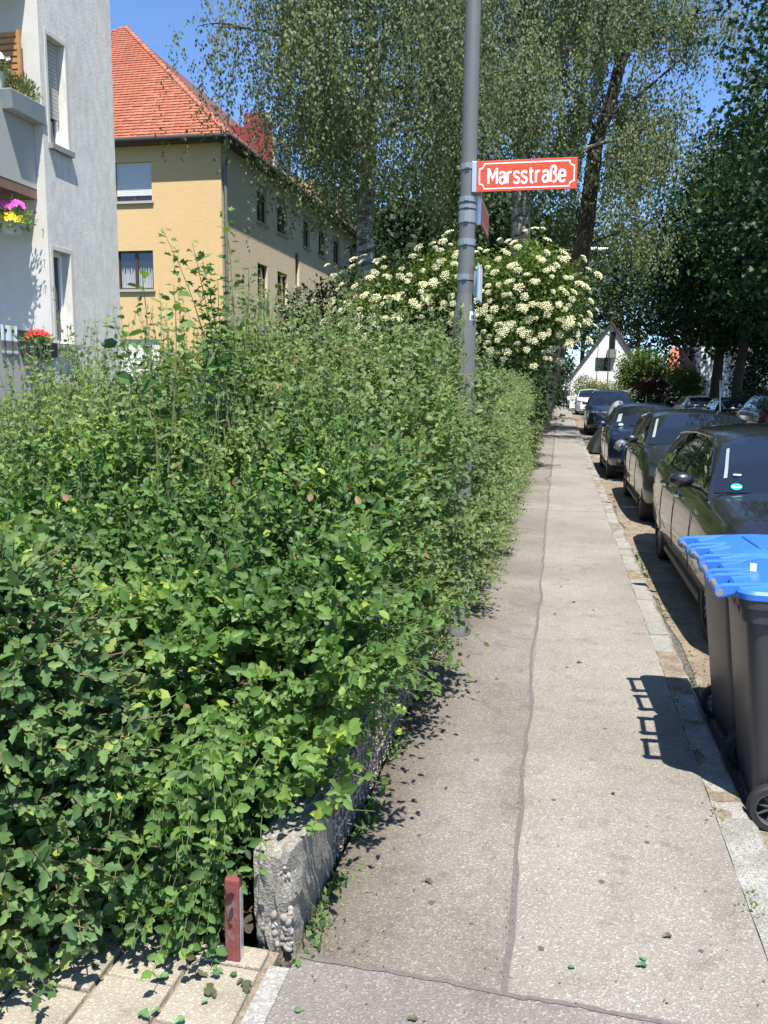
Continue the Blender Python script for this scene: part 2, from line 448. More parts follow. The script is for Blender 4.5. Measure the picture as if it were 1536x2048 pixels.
for (yy, x0, x1, wd) in ((16.9, -.7, -.1, .02), (19.2, -.7, -.1, .02), (11.6, -.1, KX, .012)):
    pp = wander((x0, yy), (x1, yy+.1), 14, .004, int(yy*10))
    structure('hairline_crack', MB().add(*ribbon(pp, wd, .0045)), M_tar)

# parking bay lines
for yy in (12.75, 16.5, 22.0, 28.2):
    structure('parking_line', sheet(1.0, 2.9, yy-.05, yy+.05, GZ+.012), M_white)

# kerb of single granite stones
kr = thing('granite_kerb', 'row of pale granite kerbstones along the pavement edge', 'kerb', (KX, -6, -.3))
y = -6.0; kerb_meshes = []
rk = random.Random(21)
while y < 62:
    ln = 1.02+rk.uniform(-.05, .05) if y < 3.35 else rk.uniform(.26, .42)
    if y > 24: ln = rk.uniform(.9, 1.1)
    j = rk.uniform(-.012, .012); zt = rk.uniform(-.006, .006)
    x0, x1 = .003, .15+j
    mb = MB()
    nseg = max(2, int(ln/.1)); V = []; Fc = []
    for i in range(nseg+1):
        yy = .006+(ln-.012)*i/nseg; a = rk.uniform(-.004, .004); b = rk.uniform(-.01, .01); c = rk.uniform(-.004, .004)
        V += [(x0+a, yy, 0), (x0+a, yy, .296+zt+c), (x1-.025+b, yy, .298+zt+rk.uniform(-.005, .005)), (x1+b, yy, .27+zt), (x1+b+.01, yy, 0)]
    for i in range(nseg):
        for q in range(4): Fc.append((i*5+q, i*5+q+1, (i+1)*5+q+1, (i+1)*5+q))
    Fc += [(0, 1, 2, 3, 4), tuple(nseg*5+q for q in (4, 3, 2, 1, 0))]
    mb.add(V, Fc).build('kerbstone', M_granite, kr, loc=(0, y+6, 0))
    y += ln
structure('kerb_joint_dirt', MB().box((KX+.006, -8, -.3), (.822, 62, -.006)), M_dirt)

# paving slabs of the garden path
pv = thing('paved_path', 'small beige concrete paving slabs in front of the hedge', 'path', (-.78, 2.16, -.2))
structure('path_bed', MB().box((-5, -4, -.3), (-.76, 2.17, -.014)), M_dirt)
meshes = []
for q in range(4):
    r2 = random.Random(q); b = MB().box((.006, .006, 0), (.214, .244, .2))
    me = b.mesh('paving_slab'); me.materials.append(M_paver); meshes.append(me)
half = []
for c in range(13):
    x = -.78-.22*(c+1)
    off = (.09, .205, .03)[c % 3] if c < 3 else (c*.17) % .25
    yy = 2.165-off
    if off > .03:
        MB().box((.006, .006, 0), (.214, off-.002, .2)).build('paving_slab', M_paver, pv, loc=(x+.78, -off+.0, rk.uniform(-.003, .003)), bevel=.006)
    for rrow in range(7 if c < 8 else 4):
        yy -= .25
        o = place('paving_slab', meshes[rk.randrange(4)], M_paver, pv, loc=(x+.78, yy-2.16, rk.uniform(-.004, .004)), bevel=.006)
        o.rotation_euler = (rk.uniform(-.008, .008), rk.uniform(-.008, .008), rk.uniform(-.006, .006))
structure('concrete_edging', MB().box((-.765, -4, -.3), (-.703, 2.10, -.004)), M_conc)

# ================================================================== LOW CONCRETE WALL
M_oldc = pavement_mat('old_concrete', (.13, .12, .10), (.27, .255, .22), (.55, .52, .46), 130)
lw = thing('garden_wall', 'low ribbed exposed-pebble concrete wall under the hedge', 'wall', (-.70, 2.16, 0))
WX0, WX1, WH = -.84, -.715, .315
bm = bmesh.new(); bmesh.ops.create_cube(bm, size=1); bmesh.ops.subdivide_edges(bm, edges=bm.edges, cuts=9, use_grid_fill=True)
rb = random.Random(6)
for v in bm.verts:
    x, y, z = v.co; v.co = (WX0+(WX1-WX0)*(x+.5), 2.17+.45*(y+.5), -.1+(WH+.1)*(z+.5))
    ed = max(0, 1-(WX1-v.co.x)/.05)*max(0, 1-(v.co.y-2.17)/.09)          # broken right-hand edge
    n_ = .5+.5*math.sin(v.co.z*41+1.3)*math.cos(v.co.z*17)
    v.co.x -= ed*(.008+.03*n_)*(1 if v.co.z < .3 else .4); v.co.y += ed*(.008+.03*n_)
    low = max(0, 1-(v.co.y-2.17)/.03)*max(0, 1-v.co.z/.2); v.co.y += low*rb.uniform(.0, .03)
    v.co += Vector((rb.uniform(-.003, .003), rb.uniform(-.003, .003), rb.uniform(-.004, .004)))
    if z > .49: v.co.z -= max(0, 1-(v.co.y-2.17)/.06)*rb.uniform(.0, .025)
me = bpy.data.meshes.new('end_block'); bm.to_mesh(me); bm.free()
place('end_block', me, M_oldc, lw, world=True)
def pebc():
    k = NT('exposed_aggregate')
    v = k.voro(75); sep = k.new('ShaderNodeSeparateColor'); k.link(v, sep.inputs[0])
    c = k.ramp(sep.outputs[0], [(0, (.16, .14, .11)), (.5, (.33, .3, .25)), (1, (.55, .52, .46))])
    d = k.voro(75, out='Distance'); c = k.mix(1, c, k.ramp(d, [(.3, (1, 1, 1)), (.75, (.35, .32, .28))]), 'MULTIPLY')
    k.col(c); k.set(Roughness=.85)
    inv = k.math('SUBTRACT', 1.0, d); k.bump(inv, 1, .012); return k.m
M_peb = pebc()
for i in range(28):
    y0 = 2.625+i*1.5
    MB().box((WX0, y0, -.1), (WX1-.02, y0+1.49, WH-.004)).build('wall_panel', M_peb, lw, world=True)
def rough_rib(ln, seed):
    r = random.Random(seed); V = []; Fc = []; n = 10
    for i in range(n+1):
        z = -.02+(ln+.01)*i/n; a = r.uniform(-.003, .003); b = r.uniform(-.004, .004)
        V += [(-.004, -.017+a, z), (.014+b, -.013+a, z), (.02+r.uniform(-.003, .004), a, z), (.014+b, .013+a, z), (-.004, .017+a, z)]
    for i in range(n):
        for q in range(4): Fc.append((i*5+q, i*5+q+1, (i+1)*5+q+1, (i+1)*5+q))
    Fc += [(0, 1, 2, 3, 4), tuple(n*5+q for q in (4, 3, 2, 1, 0))]
    me = MB().add(V, Fc).mesh('rib'); me.materials.append(M_peb); return me
ribs = [rough_rib(WH-.012, q) for q in range(6)]
i = 0; yy = 2.66
while yy < 17 and i < 260:
    place('rib', ribs[i % 6], M_peb, lw, loc=(WX1-.02+.70, yy-2.16, 0)); yy += .055; i += 1
mb = MB()
while yy < 44:
    mb.box((WX1-.024, yy, -.02), (WX1-.004, yy+.03, WH-.012)); yy += .055
o = mb.build('distant_ribs', M_peb, lw, world=True); o['kind'] = 'stuff'
# river pebbles set in the broken end of the wall
rp = random.Random(3); pm = []
for q in range(6):
    bm = bmesh.new(); bmesh.ops.create_icosphere(bm, subdivisions=2, radius=1)
    for v in bm.verts: v.co *= 1+.12*math.sin(v.co.x*3+q)*math.cos(v.co.y*2.3+q*2)
    bmesh.ops.scale(bm, vec=(1, rp.uniform(.5, .8), rp.uniform(.55, .85)), verts=bm.verts)
    me = bpy.data.meshes.new('pebble'); bm.to_mesh(me); bm.free(); me.polygons.foreach_set('use_smooth', [True]*len(me.polygons))
    me.materials.append(plain('pebble_stone%d' % q, [(.28, .26, .22), (.22, .20, .17), (.33, .31, .27), (.19, .18, .165), (.30, .265, .21), (.25, .24, .22)][q], .7, 0, 0, .2, 40, .1)); pm.append(me)
for q in range(110):
    x = rp.uniform(WX0+.018, WX1-.012) if q % 3 else WX1-.014-abs(rp.gauss(0, .03)); z = rp.uniform(-.01, WH*.85); z = z if q % 2 == 0 else z*.4
    sc = rp.uniform(.004, .011) if z > .12 else rp.uniform(.005, .017)
    o = place('pebble', pm[q % 6], None, lw, loc=(x+.70, 2.178-2.16+rp.uniform(.002, .02), z))
    o.scale = (sc, sc, sc); o.rotation_euler = (rp.uniform(-.5, .5), rp.uniform(-3, 3), rp.uniform(-.5, .5))
pt = thing('red_post', 'short weathered red wooden post at the end of the low wall', 'post', (-.875, 2.1, 0))
MB().box((-.024, -.018, -.02), (.022, .018, .265)).build('post_body', M_redpost, pt, bevel=.005)
MB().box((.0225, -.011, .0), (.0242, .011, .235)).build('metal_strip', M_alu, pt)

# ================================================================== FOLIAGE MATERIALS
M_hedge = leaf_mat('hedge_leaf', [(0, (.04, .09, .024)), (.3, (.085, .18, .042)), (.62, (.15, .265, .06)), (.86, (.25, .37, .07)), (.94, (.38, .46, .07)), (1, (.27, .17, .06))], .42, .42)
M_hedge_o = leaf_mat('hedge_leaf_single', [(0, (.05, .115, .03)), (.45, (.115, .23, .05)), (.8, (.21, .34, .066)), (1, (.36, .44, .07))], .4, .42, objv=True)
M_trimh = leaf_mat('trimmed_hedge_leaf', [(0, (.075, .125, .045)), (.4, (.15, .22, .08)), (.8, (.225, .30, .105)), (1, (.31, .37, .11))], .5, .42)
M_shrub = leaf_mat('broad_leaf', [(0, (.045, .10, .035)), (.5, (.10, .19, .058)), (.9, (.165, .265, .07)), (1, (.27, .33, .07))], .5, .3)
M_shrub_o = leaf_mat('broad_leaf_single', [(0, (.05, .115, .035)), (.5, (.10, .2, .055)), (1, (.18, .29, .07))], .5, .3, objv=True)
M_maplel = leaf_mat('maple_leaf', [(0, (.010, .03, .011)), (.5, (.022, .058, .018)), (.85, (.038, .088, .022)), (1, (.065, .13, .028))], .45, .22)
M_birchl = leaf_mat('birch_leaf', [(0, (.085, .115, .06)), (.4, (.145, .185, .092)), (.8, (.205, .245, .12)), (1, (.25, .28, .13))], .5, .45)
M_elderl = leaf_mat('elder_leaf', [(0, (.035, .065, .015)), (.4, (.085, .14, .028)), (.8, (.14, .21, .04)), (1, (.2, .26, .05))], .5, .38)
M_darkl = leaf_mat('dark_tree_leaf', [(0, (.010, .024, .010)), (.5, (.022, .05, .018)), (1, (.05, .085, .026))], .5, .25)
M_yell = leaf_mat('yellow_green_leaf', [(0, (.06, .11, .02)), (.6, (.12, .2, .03)), (1, (.2, .27, .04))], .5, .35)
M_redl = leaf_mat('red_leaf', [(0, (.06, .016, .012)), (1, (.16, .04, .02))], .5, .3)
M_dead = leaf_mat('dead_leaf', [(0, (.14, .085, .05)), (.6, (.26, .165, .09)), (1, (.42, .28, .16))], .7, .25)
M_cream = plain('cream_blossom', (.74, .69, .40), .7, 0, 0, .06)

# ------------------------------------------------------------------ twig-grown shrubs
def grow(base, direc, length, nl, leafL, ratio=.64, droop=.1, spread=.85, upbias=.7, jit=.3):
    """twigs with leaves in opposite pairs; returns leaf arrays and twig segments"""
    n = len(base); P = []; D = []; N = []; L = []
    direc = nrm(direc); seg = 3
    nodes = [base]; d = direc.copy(); p = base.copy()
    for k in range(seg):
        d = nrm(d + np.array([0, 0, -droop]) + rng.normal(size=(n, 3))*.07)
        p = p + d*(length/seg)[:, None]; nodes.append(p)
    A = np.concatenate(nodes[:-1]); B = np.concatenate(nodes[1:])
    ph = rng.uniform(0, 6.28, n)
    for j in range(nl):
        t = (j//2*2+1.0)/nl*.92+.08; t = min(t, .999)
        k = min(int(t*seg), seg-1); f = t*seg-k
        q = nodes[k]*(1-f)+nodes[k+1]*f
        dd = nrm(nodes[k+1]-nodes[k])
        ref = nrm(np.cross(dd, UP)+1e-4); ref2 = np.cross(ref, dd)
        an = ph + (j//2)*1.35 + (j % 2)*math.pi
        side = ref*np.cos(an)[:, None] + ref2*np.sin(an)[:, None]*.55
        ld = nrm(side*spread + dd*.55 + rng.normal(size=(n, 3))*jit)
        nn = nrm(UP*upbias*.85 + dd*.3 + np.array([.16, -.62, .1]) + rng.normal(size=(n, 3))*.42)
        P.append(q); D.append(ld); N.append(nn)
        L.append(leafL*rng.uniform(.5, 1.3, n)*(1-.35*t))
    P = np.concatenate(P); D = np.concatenate(D); N = np.concatenate(N); L = np.concatenate(L)
    return P, D, N, L, L*ratio*rng.uniform(.8, 1.15, len(L)), A, B

LEAF_MESH = {}
def leaf_objects(parent, P, D, N, L, Wd, T, mat, tint, count, name='leaf', pool=14):
    """the leaves that show largest, each one an object, sharing a few meshes"""
    key = (mat.name, id(T))
    if key not in LEAF_MESH:
        ms = []
        for q in range(5):
            V = T[0].copy(); V[:, 2] *= rng.uniform(.6, 1.8); V[:, 0] *= .72*rng.uniform(.9, 1.1); V[:, 0] += V[:, 1]**2*rng.uniform(-.12, .12)
            me = bpy.data.meshes.new('leaf'); me.from_pydata(V.tolist(), [], T[1].tolist()); me.materials.append(mat); ms.append(me)
        LEAF_MESH[key] = ms
    ms = LEAF_MESH[key]
    D = nrm(D); Sd = nrm(np.cross(D, N)); Nn = np.cross(Sd, D)
    for i in range(count):
        o = bpy.data.objects.new(name, ms[i % len(ms)]); COL.objects.link(o); o.parent = parent
        l = float(L[i])
        m = Matrix(((Sd[i][0], D[i][0], Nn[i][0]), (Sd[i][1], D[i][1], Nn[i][1]), (Sd[i][2], D[i][2], Nn[i][2]))).to_4x4()
        m = m @ Matrix.Diagonal((l, l, l, 1))
        m.translation = Vector(P[i]) - parent.location
        o.matrix_local = m
CAMP = np.array([0, 0, CAM_H])
def split_biggest(P, L, extra, count, vis):
    """score: large in the picture and near the outside of the shrub"""
    sc = L/np.linalg.norm(P-CAMP, axis=1)*vis
    order = np.argsort(-sc)
    return order[:count], order[count:]

def interp(x, xs, ys): return np.interp(x, xs, ys)
HY = [2.16, 2.25, 2.36, 2.7, 3.2, 4.0, 5.0, 6.2]; HZ = [.12, .5, .92, 1.13, 1.32, 1.67, 2.0, 2.0]
def leftdip(X): return 1-.18*smooth01((-2.0-X)/1.0)
def smooth01(x): x = np.clip(x, 0, 1); return x*x*(3-2*x)
def hedge_top(X, Y):
    return interp(Y - .12*np.sin(X*3.1) - .1*np.sin(X*7.3+1), HY, HZ)*leftdip(X) + .06*np.sin(X*5.3+Y*3.7)+.05*np.sin(Y*9.1-X*4)
# ---- the tall shaggy hedge in front of the lamp post
hg = thing('snowberry_hedge', 'shaggy leafy hedge spilling over the low wall in front of the lamp post', 'hedge', (-1.7, 3.2, 0))
def sample_front(n):
    ys = np.array(HY); zs = np.array(HZ); seg = np.hypot(np.diff(ys), np.diff(zs)); cum = np.concatenate([[0], np.cumsum(seg)])
    u = rng.uniform(0, cum[-1], n); Y = np.interp(u, cum, ys); Zp = np.interp(u, cum, zs)
    X = rng.uniform(-1.0, 0, n)*(Y*.78+.35) - .6
    slope = np.interp(u, cum, np.concatenate([[8], np.diff(zs)/np.diff(ys)]))
    Nn = nrm(np.stack([.25*(X > -1.0)+rng.normal(size=n)*.2, -slope, np.ones(n)*.9], 1))
    sh = .12*np.sin(X*3.1)+.1*np.sin(X*7.3+1)
    P = np.stack([X, Y+sh*(Zp > .3), Zp*leftdip(X) + .06*np.sin(X*5.3+Y*3.7)+.05*np.sin(Y*9.1-X*4)], 1)
    ok = ~((P[:, 0] > -.93) & (P[:, 2] < .52))
    return P[ok], Nn[ok]
def sample_side(n, y0=2.2, y1=6.4, top=None, x=-.66, zlo=.42):
    Y = rng.uniform(y0, y1, n); Zt = hedge_top(np.full(n, -.8), Y) if top is None else top(Y)
    z = zlo + (Zt-zlo)*rng.uniform(0, 1, n)**.9
    bulge = .10*np.sin(Y*3.3+.5)+.07*np.sin(Y*8.1+z*5)+.06*np.sin(z*9)
    P = np.stack([x + bulge + .10*np.sin((z-.3)*2.0) - .10*np.clip((3.2-Y)/1.0, 0, 1), Y, z], 1)
    Nn = nrm(np.stack([np.ones(n), -.15+rng.normal(size=n)*.2, .35+rng.normal(size=n)*.2], 1))
    return P, Nn
def hedge_leaves(P, Nn, inset, nl, L0, upw=.55, lo=.22, hi=.5):
    n = len(P); ln = rng.uniform(lo, hi, n)
    base = P - Nn*(ln*.75)[:, None]*rng.uniform(.7, 1.25, n)[:, None] - np.array([0, 0, 1])*(ln*.35)[:, None]
    d = Nn*.75 + UP*upw + rng.normal(size=(n, 3))*.33
    base[:, 2] = np.maximum(base[:, 2], .05)
    return grow(base, d, ln, nl, L0, droop=.16)
def cat(parts): return [np.concatenate([p[i] for p in parts]) for i in range(len(parts[0]))]
Pf, Nf = sample_front(4300); Ps, Ns = sample_side(1800, 2.5)
g1 = hedge_leaves(Pf, Nf, 0, 14, .055*np.clip(1.12-.085*(Pf[:, 1]-2.2), .78, 1.1)); g2 = hedge_leaves(Ps, Ns, 0, 14, .046)
# drooping sprays over the wall, the pavement and the path
n = 60; Yd = 3.0+3.4*rng.uniform(0, 1, n)**.8; bd = np.stack([rng.uniform(-.80, -.66, n), Yd, rng.uniform(.42, .9, n)], 1)
g3 = grow(bd, np.stack([rng.uniform(.6, 1.1, n), rng.uniform(-.5, .1, n), rng.uniform(-.1, .5, n)], 1), rng.uniform(.14, .36, n), 10, .046, droop=.2)
n = 210; bd = np.stack([-.9-rng.uniform(0, .55, n)**1.0, rng.uniform(2.1, 2.3, n), rng.uniform(.1, .7, n)], 1)
g4 = grow(bd, np.stack([rng.uniform(-.4, .4, n), rng.uniform(-1.0, -.2, n), rng.uniform(-.5, .5, n)], 1), rng.uniform(.15, .3, n), 12, .048, droop=.34)
n = 26; bd = np.stack([rng.uniform(-.93, -.82, n), rng.uniform(2.3, 2.75, n), rng.uniform(.40, .55, n)], 1)
g4c = grow(bd, np.stack([rng.uniform(.3, .9, n), rng.uniform(-.7, -.1, n), rng.uniform(.0, .4, n)], 1), rng.uniform(.10, .2, n), 10, .042, droop=.2)
n = 30; bd = np.stack([rng.uniform(-.95, -.80, n), rng.uniform(2.2, 2.7, n), rng.uniform(.42, .7, n)], 1)
g4b = grow(bd, np.stack([rng.uniform(-.4, .15, n), rng.uniform(-1.0, -.3, n), rng.uniform(-.1, .5, n)], 1), rng.uniform(.12, .25, n), 10, .046, droop=.25)
# upright shoots along the top
n = 640; Xt = rng.uniform(-3.6, -.62, n); Yt = rng.uniform(3.0, 6.6, n); bt = np.stack([Xt, Yt, hedge_top(Xt, Yt)-.2], 1)
g5 = grow(bt, np.stack([rng.normal(size=n)*.16, rng.normal(size=n)*.16, np.ones(n)], 1), rng.uniform(.25, .55, n)*np.where(Xt < -1.2, 1.2, .9), 20, .038, droop=-.02, spread=.9)
n = 26; Xt = rng.uniform(-3.1, -1.5, n); Yt = rng.uniform(3.2, 4.6, n); bt = np.stack([Xt, Yt, hedge_top(Xt, Yt)-.25], 1)
g6 = grow(bt, np.stack([rng.normal(size=n)*.13, rng.normal(size=n)*.13, np.ones(n)], 1), rng.uniform(.5, .85, n), 26, .042, droop=-.02, spread=.9)
gs = [g1, g2, g3, g4, g4b, g4c, g5, g6]
P, D, N, L, Wd = cat([g[:5] for g in gs])
ok = (P[:, 2] > .02) & ~((P[:, 0] > -.7) & (P[:, 2] < .04)) & ~((P[:, 0] > -.86) & (P[:, 1] < 2.62) & (P[:, 2] < .33)) & ~((P[:, 0] > -.78) & (P[:, 1] > 4.75) & (P[:, 1] < 5.75) & (P[:, 2] < .62))
P, D, N, L, Wd = P[ok], D[ok], N[ok], L[ok], Wd[ok]
# lighter young growth in patches, some dead leaves
tint = np.clip(.42 + .20*rng.normal(size=len(P)) + .2*np.sin(P[:, 0]*2.3+P[:, 2]*4)*np.sin(P[:, 1]*3.1+P[:, 2]*2.0), 0, .93)
pz = np.sin(P[:, 0]*4.1+1.3)*np.sin(P[:, 2]*5.2+P[:, 1])+.5*np.sin(P[:, 1]*6.3-P[:, 0]*3); tint = np.clip(tint+.3*np.clip(pz-.75, 0, .6)/.6, 0, .93)
dead = rng.uniform(size=len(P)) < .0012; tint[dead] = 1.0
vis = np.clip((.35+P[:, 2])/1.0, .3, 1)*np.where(P[:, 1] < 2.75, 1, .5)
big, rest = split_biggest(P, L, None, 290, rng.uniform(.8, 1, len(P))*vis)
leaf_objects(hg, P[big[:110]], D[big[:110]], N[big[:110]], L[big[:110]], Wd[big[:110]], T_LOBE, M_hedge_o, tint[big], 110)
leaf_objects(hg, P[big[110:]], D[big[110:]], N[big[110:]], L[big[110:]], Wd[big[110:]], T_OVAL, M_hedge_o, tint[big], 180)
far = P[rest][:, 1]+rng.normal(size=len(rest))*.45 > 3.7
kind_ = rng.uniform(size=len(rest)) < .38
for nm_, sel, T_ in (('lobed_foliage', ~far & kind_, T_LOBE), ('foliage', ~far & ~kind_, T_OVAL)):
    o = foliage(nm_, P[rest][sel], D[rest][sel], N[rest][sel], L[rest][sel], Wd[rest][sel], T_, tint[rest][sel], M_hedge, hg); o['kind'] = 'stuff'
o = foliage('upper_foliage', P[rest][far], D[rest][far], N[rest][far], L[rest][far]*1.05, Wd[rest][far]*1.05, T_OVAL, tint[rest][far], M_trimh, hg); o['kind'] = 'stuff'  # sunlit look of the hedge top put into a paler leaf colour
A = np.concatenate([g[5] for g in gs]); B = np.concatenate([g[6] for g in gs])
V, Fx = tube_arrays(A, B, np.full(len(A), .0016), np.full(len(A), .0012)); o = big_mesh('twigs', V, Fx, M_gtwig, hg); o['kind'] = 'stuff'
# woody stems and inner leaves that close the hedge
mb = MB(); rs = random.Random(9)
for q in range(120):
    x = rs.uniform(-3.4, -.9); y = rs.uniform(2.6, 6.2); h = float(hedge_top(np.array([x]), np.array([y]))[0])
    pts = [(x, y, .0)]; px, py = x, y
    for k in range(1, 5):
        px += rs.uniform(-.07, .07); py += rs.uniform(-.06, .06); pts.append((px, py, h*.74*k/4))
    mb.tube(pts, [.008, .007, .006, .004, .003], 4, False)
o = mb.build('stems', M_twig, hg, world=True); o['kind'] = 'stuff'
n = 9000; Xi = rng.uniform(-4.4, -.8, n); Yi = rng.uniform(2.5, 6.4, n); Zi = rng.uniform(.12, .9, n)*hedge_top(Xi, Yi)
o = foliage('inner_foliage', np.stack([Xi, Yi, Zi], 1), rand_dirs(n), nrm(rand_dirs(n)+UP*.5), np.full(n, .085), np.full(n, .07), T_DIAM, rng.uniform(0, .35, n), M_hedge, hg); o['kind'] = 'stuff'
# dead orange leaves and yellow sprigs caught in the hedge
for q in range(34):
    x = rs.uniform(-2.4, -.7); y = 2.6+rs.uniform(0, 2.2); z = float(hedge_top(np.array([x]), np.array([y]))[0])+rs.uniform(-.15, .04)
    me = bpy.data.meshes.new('dead_leaf'); V = T_OVAL[0]*np.array([.028, .045, .05]); me.from_pydata(V.tolist(), [], T_OVAL[1].tolist()); 
    a = me.attributes.new('tint', 'FLOAT', 'POINT'); a.data.foreach_set('value', np.full(len(V), rs.random(), dtype=np.float32))
    o = place('dead_leaf', me, M_dead, hg, loc=(x+1.7, y-.1-3.2, z)); o.rotation_euler = (rs.uniform(.3, 1.4), rs.uniform(-1, 1), rs.uniform(0, 6))

# ---- neat hedge beyond the lamp post
th_ = thing('trimmed_hedge', 'long neatly trimmed small leaved hedge running along the pavement beyond the lamp post', 'hedge', (-1.4, 14, 0))
def ttop(Y): return 1.90 + .04*np.sin(Y*1.7) - .0*Y + .05*np.sin(Y*4.1)
n = 5200; u = rng.uniform(0, 1, n)**1.5
Pt, Nt = sample_side(n, 6.0, 34, ttop, -.66, .2); Pt[:, 1] = 6.0+28*u; 
Pt[:, 0] += -.05 - .1*(Pt[:, 2] < .5) 
h1 = hedge_leaves(Pt, Nt, 0, 14, .05, .4, .18, .32)
n = 1900; Yq = 6.0+28*rng.uniform(0, 1, n)**1.5; Xq = rng.uniform(-2.6, -.62, n)
h2 = hedge_leaves(np.stack([Xq, Yq, ttop(Yq)+.02], 1), nrm(np.stack([rng.normal(size=n)*.2, rng.normal(size=n)*.2-.2, np.ones(n)], 1)), 0, 14, .05, .3, .18, .34)
n = 420; Yq = 6.0+16*rng.uniform(0, 1, n)**1.3
h3 = grow(np.stack([rng.uniform(-.72, -.6, n), Yq, rng.uniform(.1, .6, n)], 1), np.stack([rng.uniform(.5, 1, n), rng.uniform(-.4, .3, n), rng.uniform(-.3, .4, n)], 1), rng.uniform(.12, .36, n), 14, .045, droop=.2)
P, D, N, L, Wd = cat([g[:5] for g in (h1, h2, h3)])
sc = 1+.5*np.clip((P[:, 1]-9)/20, 0, 1)
tint = np.clip(.5+.22*rng.normal(size=len(P)), 0, 1)
o = foliage('foliage', P, D, N, L*sc, Wd*sc, T_DIAM, tint, M_trimh, th_); o['kind'] = 'stuff'
A = np.concatenate([g[5] for g in (h1, h2, h3)]); B = np.concatenate([g[6] for g in (h1, h2, h3)])
V, Fx = tube_arrays(A, B, np.full(len(A), .0018), np.full(len(A), .0014)); o = big_mesh('twigs', V, Fx, M_gtwig, th_); o['kind'] = 'stuff'
n = 16000; Yi = rng.uniform(6, 34, n); Zi = rng.uniform(.1, 1.75, n)
o = foliage('inner_foliage', np.stack([rng.uniform(-2.6, -.85, n), Yi, Zi], 1), rand_dirs(n), rand_dirs(n), np.full(n, .14), np.full(n, .12), T_DIAM, rng.uniform(0, .4, n), M_hedge, th_); o['kind'] = 'stuff'

# ---- broad-leaved shrub at the lower left
bs = thing('broad_leaved_shrub', 'broad leaved shrub at the lower left beside the paved path', 'shrub', (-1.75, 1.95, 0))
n = 620
u = rng.uniform(0, 1, n); zz = .12+1.12*u
ang = rng.uniform(-2.2, .25, n); rr = .38*np.sin(np.clip(zz/1.25, 0, 1)*2.5+.45)+.12
Pc = np.stack([-1.70+rr*np.cos(ang)*1.05, 2.17+rr*np.sin(ang)*.9, zz], 1); Nc = nrm(np.stack([np.cos(ang), np.sin(ang), .5+.0*ang], 1))
k1 = hedge_leaves(Pc, Nc, 0, 10, .066, .5, .2, .42)
n = 46; bd = np.stack([rng.uniform(-1.62, -1.4, n), rng.uniform(1.75, 2.1, n), rng.uniform(.05, .45, n)], 1)
k2 = grow(bd, np.stack([rng.uniform(0, .6, n), rng.uniform(-.6, .1, n), rng.uniform(-.3, .4, n)], 1), rng.uniform(.12, .3, n), 8, .062, droop=.25)
P, D, N, L, Wd = cat([g[:5] for g in (k1, k2)])
tint = np.clip(.45+.25*rng.normal(size=len(P)), 0, 1)
big, rest = split_biggest(P, L, None, 240, rng.uniform(.8, 1, len(P)))
leaf_objects(bs, P[big], D[big], N[big], L[big], Wd[big], T_OVAL, M_shrub_o, tint[big], 240)
o = foliage('foliage', P[rest], D[rest], N[rest], L[rest], Wd[rest], T_LOBE, tint[rest], M_shrub, bs); o['kind'] = 'stuff'
A = np.concatenate([g[5] for g in (k1, k2)]); B = np.concatenate([g[6] for g in (k1, k2)])
V, Fx = tube_arrays(A, B, np.full(len(A), .003), np.full(len(A), .002)); o = big_mesh('twigs', V, Fx, M_twig, bs); o['kind'] = 'stuff'
for q in range(16):
    x = -1.8+rs.uniform(-.25, .3); y = 2.1+rs.uniform(-.2, .2)
    pts = [(x, y, -.02)]
    for k in range(1, 5): pts.append((x+rs.uniform(-.1, .08)*k*.4, y+rs.uniform(-.03, .06)*k*.5, .2*k))
    MB().tube(pts, [.012, .011, .009, .006, .004], 6).build('stem', M_twig, bs, world=True, smooth=True)
# thin arching grass blades and bare canes
gb = thing('grass_tuft', 'thin arching grass blades on bare soil under the hedge', 'grass', (-1.35, 2.2, .02))
for q in range(7):
    x = rs.uniform(-.04, .04); dx = rs.uniform(-.04, .12); h = rs.uniform(.12, .22)
    MB().tube([(x, 0, 0), (x+dx*.3, -.01, h*.6), (x+dx*.75, -.03, h*.95), (x+dx*1.25, -.05, h*.9)], [.002, .002, .0016, .0006], 4).build('blade', M_gtwig, gb)

# ---- saplings and long shoots sticking out of the hedge top
def sapling(name, label, loc, shoots, leafL, T, mat, nleaf=20):
    t = thing(name, label, 'sapling', loc)
    PP = []
    for (a, bpt, bend) in shoots:
        a = Vector(a); b = Vector(bpt); m = (a+b)/2+Vector(bend)
        pts = [tuple(a*(1-s)**2+m*2*s*(1-s)+b*s*s) for s in np.linspace(0, 1, 7)]
        MB().tube(pts, list(np.linspace(.0045, .0015, 7)), 5).build('stem', M_gtwig, t, world=True)
        p = np.array(pts); k = nleaf
        s = np.linspace(.22, 1.0, k); idx = s*6; i0 = np.minimum(idx.astype(int), 5); f = (idx-i0)[:, None]
        q = p[i0]*(1-f)+p[i0+1]*f
        an = np.arange(k)*2.4+rng.uniform(0, 6); side = np.stack([np.cos(an), np.sin(an), rng.uniform(-.35, .35, k)], 1)
        PP.append((q+side*.02, nrm(side+rng.normal(size=(k, 3))*.2), nrm(UP+rng.normal(size=(k, 3))*.4), leafL*rng.uniform(.6, 1.1, k)*(1.15-.5*s)))
    P, D, N, L = cat(PP)
    leaf_objects(t, P, D, N, L, L, T, mat, None, len(P))
    return t
